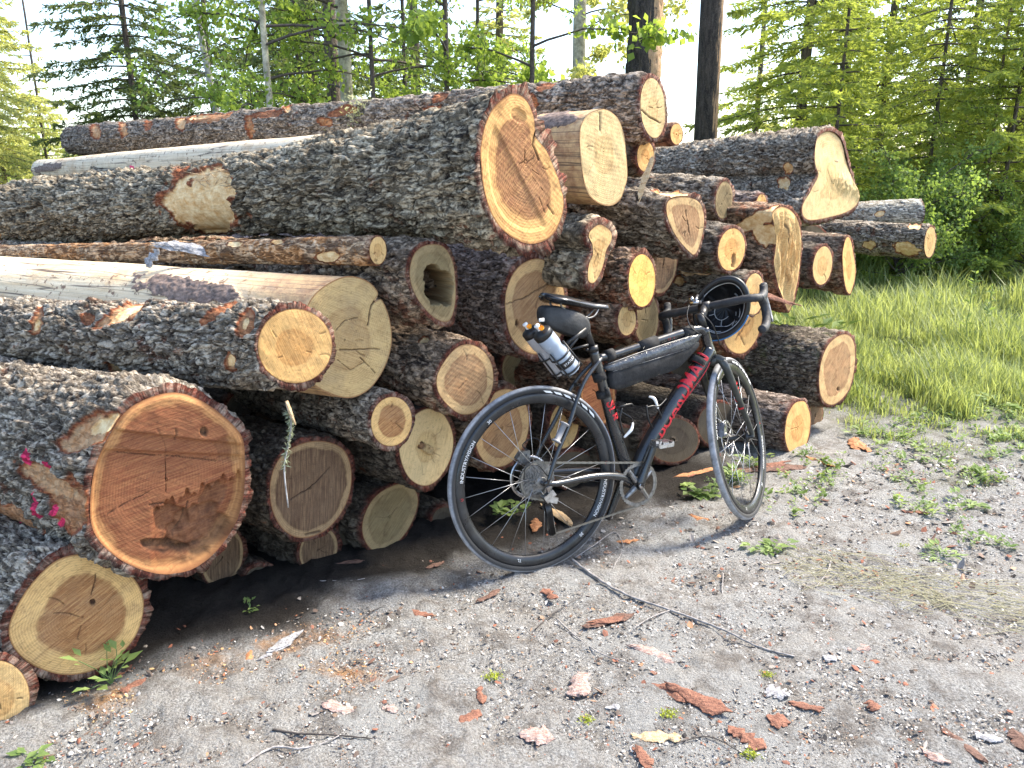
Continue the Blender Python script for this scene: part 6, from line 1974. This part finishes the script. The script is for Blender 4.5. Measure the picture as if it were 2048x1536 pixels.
PCS = [
 (1218,1244,100,20,-12,'dark layered bark chunk with a red tip, below the rear wheel','dark',2),
 (1302,1306,86,26,14,'curled pinkish bark piece right of the dark layered chunk','pink',1),
 (1698,1292,84,24,14,'flaky pinkish red bark piece in the right half of the gravel','pink',1),
 (1385,1395,160,44,20,'largest fallen bark piece, long and red brown, in the foreground','red',2),
 (1172,1370,50,46,60,'chunky grey and pink bark lump left of the largest piece','pink',2),
 (1312,1478,92,30,5,'bark piece with bright tan face near the bottom edge','tan',1),
 (1292,1512,50,22,40,'red bark flake right under the tan faced piece','red',1),
 (1488,1482,80,34,35,'pair of thin red flakes near the bottom edge','red',1),
 (1556,1438,44,34,10,'small round red bark flake right of the largest piece','red',1),
 (1612,1414,62,16,12,'narrow dark red bark strip right of the round flake','red',1),
 (1552,1388,46,34,30,'grey white bark lump above the small round red flake','grey',1),
 (1748,1413,30,26,40,'small square red chip alone on the right gravel','red',1),
 (1925,1490,104,20,42,'long narrow dark red bark strip in the bottom right corner','dark',1),
 (1975,1478,60,22,25,'grey bark strip beside the narrow dark red one','grey',1),
 (1868,1515,60,26,30,'pale pink bark at the bottom edge on the right','pink',1),
 (2040,1482,40,36,60,'dark red bark cut off by the right edge','dark',1),
 (500,1312,60,16,-62,'bright orange bark sliver standing left of the saddle side of the pile','orange',1),
 (562,1292,92,22,-32,'dark slab of bark touching the bright orange sliver','grey',2),
 (265,1372,50,20,-28,'curled red bark beside the fresh green weed','red',1),
 (680,1414,62,26,8,'pale pink bark in the left foreground','pink',1),
 (935,1436,42,30,-35,'pinkish red lump of bark below the middle of the photo','red',1),
 (1075,1472,56,40,10,'pale flaky bark lump at the bottom middle','pink',2),
 (962,1392,32,14,80,'short red bark stick above the pinkish lump','red',1),
 (870,1132,34,12,-20,'dark red chip on the ground by the log ends','dark',1),
 (978,1193,46,12,-28,'thin dark red strip left of the wheel contact','dark',1),
 (838,1229,44,16,18,'pinkish red flake left of the thin dark strip','red',1),
 (1100,1190,32,20,40,'red chip just below the rear tyre','red',1),
 (1255,1084,44,12,-6,'orange red chip right of the rear tyre','orange',1),
 (1398,1037,46,16,14,'orange brown chip between the two wheels','orange',1),
 (1386,945,66,14,-14,'orange edged bark behind the clover patch','orange',1),
 (1530,936,120,26,-8,'wide dark curved bark plate behind the front wheel','dark',2),
 (1642,925,64,12,18,'orange red splinter right of the curved plate','orange',1),
 (1710,890,44,34,55,'curled orange bark beside the lowest right logs','orange',1),
 (1830,1026,52,10,6,'thin red strip on the right gravel under the weeds','red',1),
 (1112,1030,66,18,38,'yellow wood chip behind the derailleur','tan',1),
 (1072,1052,26,18,-70,'brown flake left of the derailleur','orange',1),
 (700,1125,50,10,-5,'flat dark flake in front of the olive brown end','dark',1),
 (780,1420,30,14,20,'small flake on the pale clay patch','pink',1),
 (1232,1415,40,16,-10,'flat grey chip left of the largest piece','grey',1),
 (1660,1320,30,20,10,'small grey chip under the flaky pinkish piece','grey',1)]
for (x, y, l_, w_, a_, lb, m_, ly) in PCS:
    ly = 1 if m_ == 'pink' else ly
    bark_piece(x, y, l_, w_, a_, lb, m_, layers=ly)
# loose pieces caught on the pile
def at_log(px, py, k, out=.0):
    """point on the near side of log k's body (cylinder approximation)"""
    g = LG[k]; d = ray(px, py); a = g['a']; 
    best = None
    for s_ in np.linspace(.02, .98, 200):
        c = g['P1'] + a * g['L'] * s_; r_ = g['r'] + (g['r2'] - g['r']) * s_ + out
        # ray point closest to c
        t_ = np.dot(c - CAMP, d) / np.dot(d, d); q = CAMP + d * t_
        pd = q - c; pd -= a * np.dot(pd, a); dist = np.linalg.norm(pd)
        off = abs(np.dot(q - c, a))
        if best is None or off < best[0]: best = (off, t_, r_, dist)
    t_, r_, dist = best[1], best[2], best[3]
    return CAMP + d * (t_ - math.sqrt(max(r_ * r_ - min(dist, r_) ** 2, 0)) / np.linalg.norm(d))
bark_piece(372, 490, 110, 24, 8, 'grey slab of bark wedged under the biggest trunk', 'grey', P=at_log(372, 496, 5, .05), group='loose bark caught on the pile', layers=2)
bark_piece(306, 512, 40, 26, -50, 'small grey bark chunk standing left of the wedged slab', 'grey', P=at_log(306, 516, 5, .05), group='loose bark caught on the pile')
bark_piece(1515, 572, 170, 14, 17, 'long red strip of bark lying across the ends above the handlebar', 'red', P=LG[19]['P1'] + np.array([-.16, -.12, -.16]), group='loose bark caught on the pile')
bark_piece(1262, 345, 95, 12, -72, 'pale splinter standing beside the peeled pale log end', 'tan', P=LG[10]['P1'] + np.array([.14, -.10, -.07]), group='loose bark caught on the pile', cat='splinter', name='wood_splinter', thick=.006)
bark_piece(1620, 350, 10, 6, 0, 'tiny splinter on the notched stump log', 'tan', P=LG[14]['P1'] + np.array([-.02, -.12, .12]), group='loose bark caught on the pile', cat='splinter', name='wood_splinter')
# fibres torn up round the bare patch of the biggest trunk
r_ = np.random.default_rng(4)
rt8 = LG[8]['root']; rl = np.array(rt8.location)
for k in range(26):
    x_ = r_.uniform(395, 485); y_ = 352 + (x_ - 400) * -.12 + r_.uniform(-8, 30)
    q = at_log(x_, y_, 8, .016)
    d_ = LG[8]['a'] * r_.choice([-1, 1]) + r_.normal(0, .35, 3) + np.array([0, -.2, .15]); d_ /= np.linalg.norm(d_)
    l_ = r_.uniform(.04, .13)
    P = q + d_ * (l_ * np.linspace(-.5, .5, 5))[:, None] + np.array([0, -.004, .010]) * (np.linspace(-1, 1, 5) ** 2)[:, None] + r_.normal(0, .002, (5, 3))
    MB().tube(P - rl, [.0006, .0016, .0018, .0014, .0004], 4).build('torn_fibre', PM['tan'], rt8)
q = at_log(726, 228, 11, .012)
e = empty('moss_tuft', q, 'pale green moss tuft on the crowning log behind the biggest trunk', 'moss')
n = 420; b0 = r_.normal(0, 1, (n, 3)) * [.05, .03, .06]; L_ = r_.uniform(.012, .03, n)
_km('moss_mass', kites(b0, r_.normal(0, 1, (n, 3)), L_, L_ * .3, r=r_), np.arange(n * 4).reshape(-1, 4), np.repeat(r_.uniform(0, 1, n), 4), leaf_mat('pale_moss', (.26, .28, .12), (.50, .50, .28), .2), e)
rosette(1612, 700, .34, 'light green leafy weed rising behind the large mossy log', n=22, up=.9)
# twig with lichen hanging from the round orange end
tp0 = LG[4]['P1'] + np.array([-.02, -.06, -.155])
tw = empty('lichen_twig', tp0, 'thin twig with grey lichen hanging below the round orange end', 'twig')
P = crom([(0, 0, 0), (.012, -.01, -.05), (.0, -.01, -.11), (-.018, -.012, -.19), (-.016, -.012, -.31)], 22)
MB().tube(P, np.linspace(.0035, .0022, 22), 6).build('twig', M_trunk_grey, tw)
MB().tube([[0, 0, .01], [.012, -.012, -.02], [.026, -.018, -.055]], [.005, .006, .002], 7).build('pale_splinter', PM['tan'], tw)
r_ = np.random.default_rng(8); n = 260; f = r_.uniform(.1, .75, n)
b0 = np.c_[[np.interp(f, np.linspace(0, 1, 22), P[:, q]) for q in range(3)]].T
dr = r_.normal(0, 1, (n, 3)); L_ = r_.uniform(.008, .022, n)
_km('lichen', kites(b0, dr, L_, L_ * .2, r=r_), np.arange(n * 4).reshape(-1, 4), np.repeat(r_.uniform(0, 1, n), 4), leaf_mat('grey_green_lichen', (.14, .16, .10), (.32, .35, .24), .2), tw)

M_gtwig = simple('grey_twig_bark', (.26, .24, .23), rough=.85, nz=.5, nscale=60)
M_dtwig = simple('dark_twig_bark', (.05, .04, .035), rough=.85, nz=.5, nscale=60)
def ground_twig(pts, rad, label, mat=M_gtwig, side=()):
    W = np.array([ground_pt(x, y) for x, y in pts]); W[:, 2] += rad + .004
    P = crom(W, 8 * len(pts)); P += np.random.default_rng(len(pts) + int(pts[0][0])).normal(0, rad * .12, P.shape)
    c = P.mean(0)
    e = empty('twig', c, label, 'twig', 'twigs on the gravel')
    MB().tube(P - c, np.linspace(rad, rad * .5, len(P)), 7).build('stem', mat, e)
    for sp in side:
        W = np.array([ground_pt(x, y) for x, y in sp]); W[:, 2] += rad + .003
        MB().tube(crom(W, 12) - c, np.linspace(rad * .6, rad * .25, 12), 5).build('side_twig', mat, e)
ground_twig([(1142,1122),(1200,1165),(1262,1198),(1340,1225),(1440,1262),(1520,1300),(1588,1318)], .0052, 'longest grey twig crossing the gravel below the bicycle', M_gtwig, [[(1340,1225),(1300,1240),(1265,1262)]])
ground_twig([(1112,1240),(1150,1275),(1200,1310),(1262,1332)], .0028, 'thin grey twig left of the curled pinkish bark')
ground_twig([(545,1464),(600,1472),(660,1474),(745,1482)], .0034, 'black twig in the left foreground', M_dtwig)
ground_twig([(488,1534),(545,1500),(600,1502),(650,1490),(682,1474)], .0034, 'pale brown twig meeting the black one', M_gtwig)
ground_twig([(1150,1118),(1190,1092),(1228,1068),(1246,1098),(1225,1140)], .0026, 'crooked twig touching the rear tyre', M_gtwig, [[(1198,1088),(1208,1118)]])
ground_twig([(1446,1150),(1444,1190),(1442,1238)], .0022, 'short pale twig pointing at the viewer', M_gtwig)
ground_twig([(1390,1200),(1440,1204),(1492,1200)], .0018, 'thin twig crossing the short pale one', M_gtwig)
ground_twig([(1662,1120),(1655,1145),(1632,1178)], .0034, 'bent pale twig at the left end of the dry grass', M_gtwig)
ground_twig([(1070,1262),(1110,1228),(1165,1195)], .0022, 'dark thin twig below the rear tyre', M_dtwig)
ground_twig([(720,1245),(745,1225),(780,1212)], .0020, 'small dark twig on the gravel left of the rear wheel', M_dtwig)
ground_twig([(640,1165),(720,1162),(790,1140)], .0022, 'pale twig lying along the foot of the pile', M_gtwig)
ground_twig([(1350,1490),(1420,1478),(1500,1520)], .0020, 'thin dark twig under the tan faced bark', M_dtwig)
print('TRIS', sum(sum(max(len(p.vertices) - 2, 1) for p in m.polygons) if len(m.polygons) < 500 else len(m.loops) - 2 * len(m.polygons) for m in bpy.data.meshes if m.users))
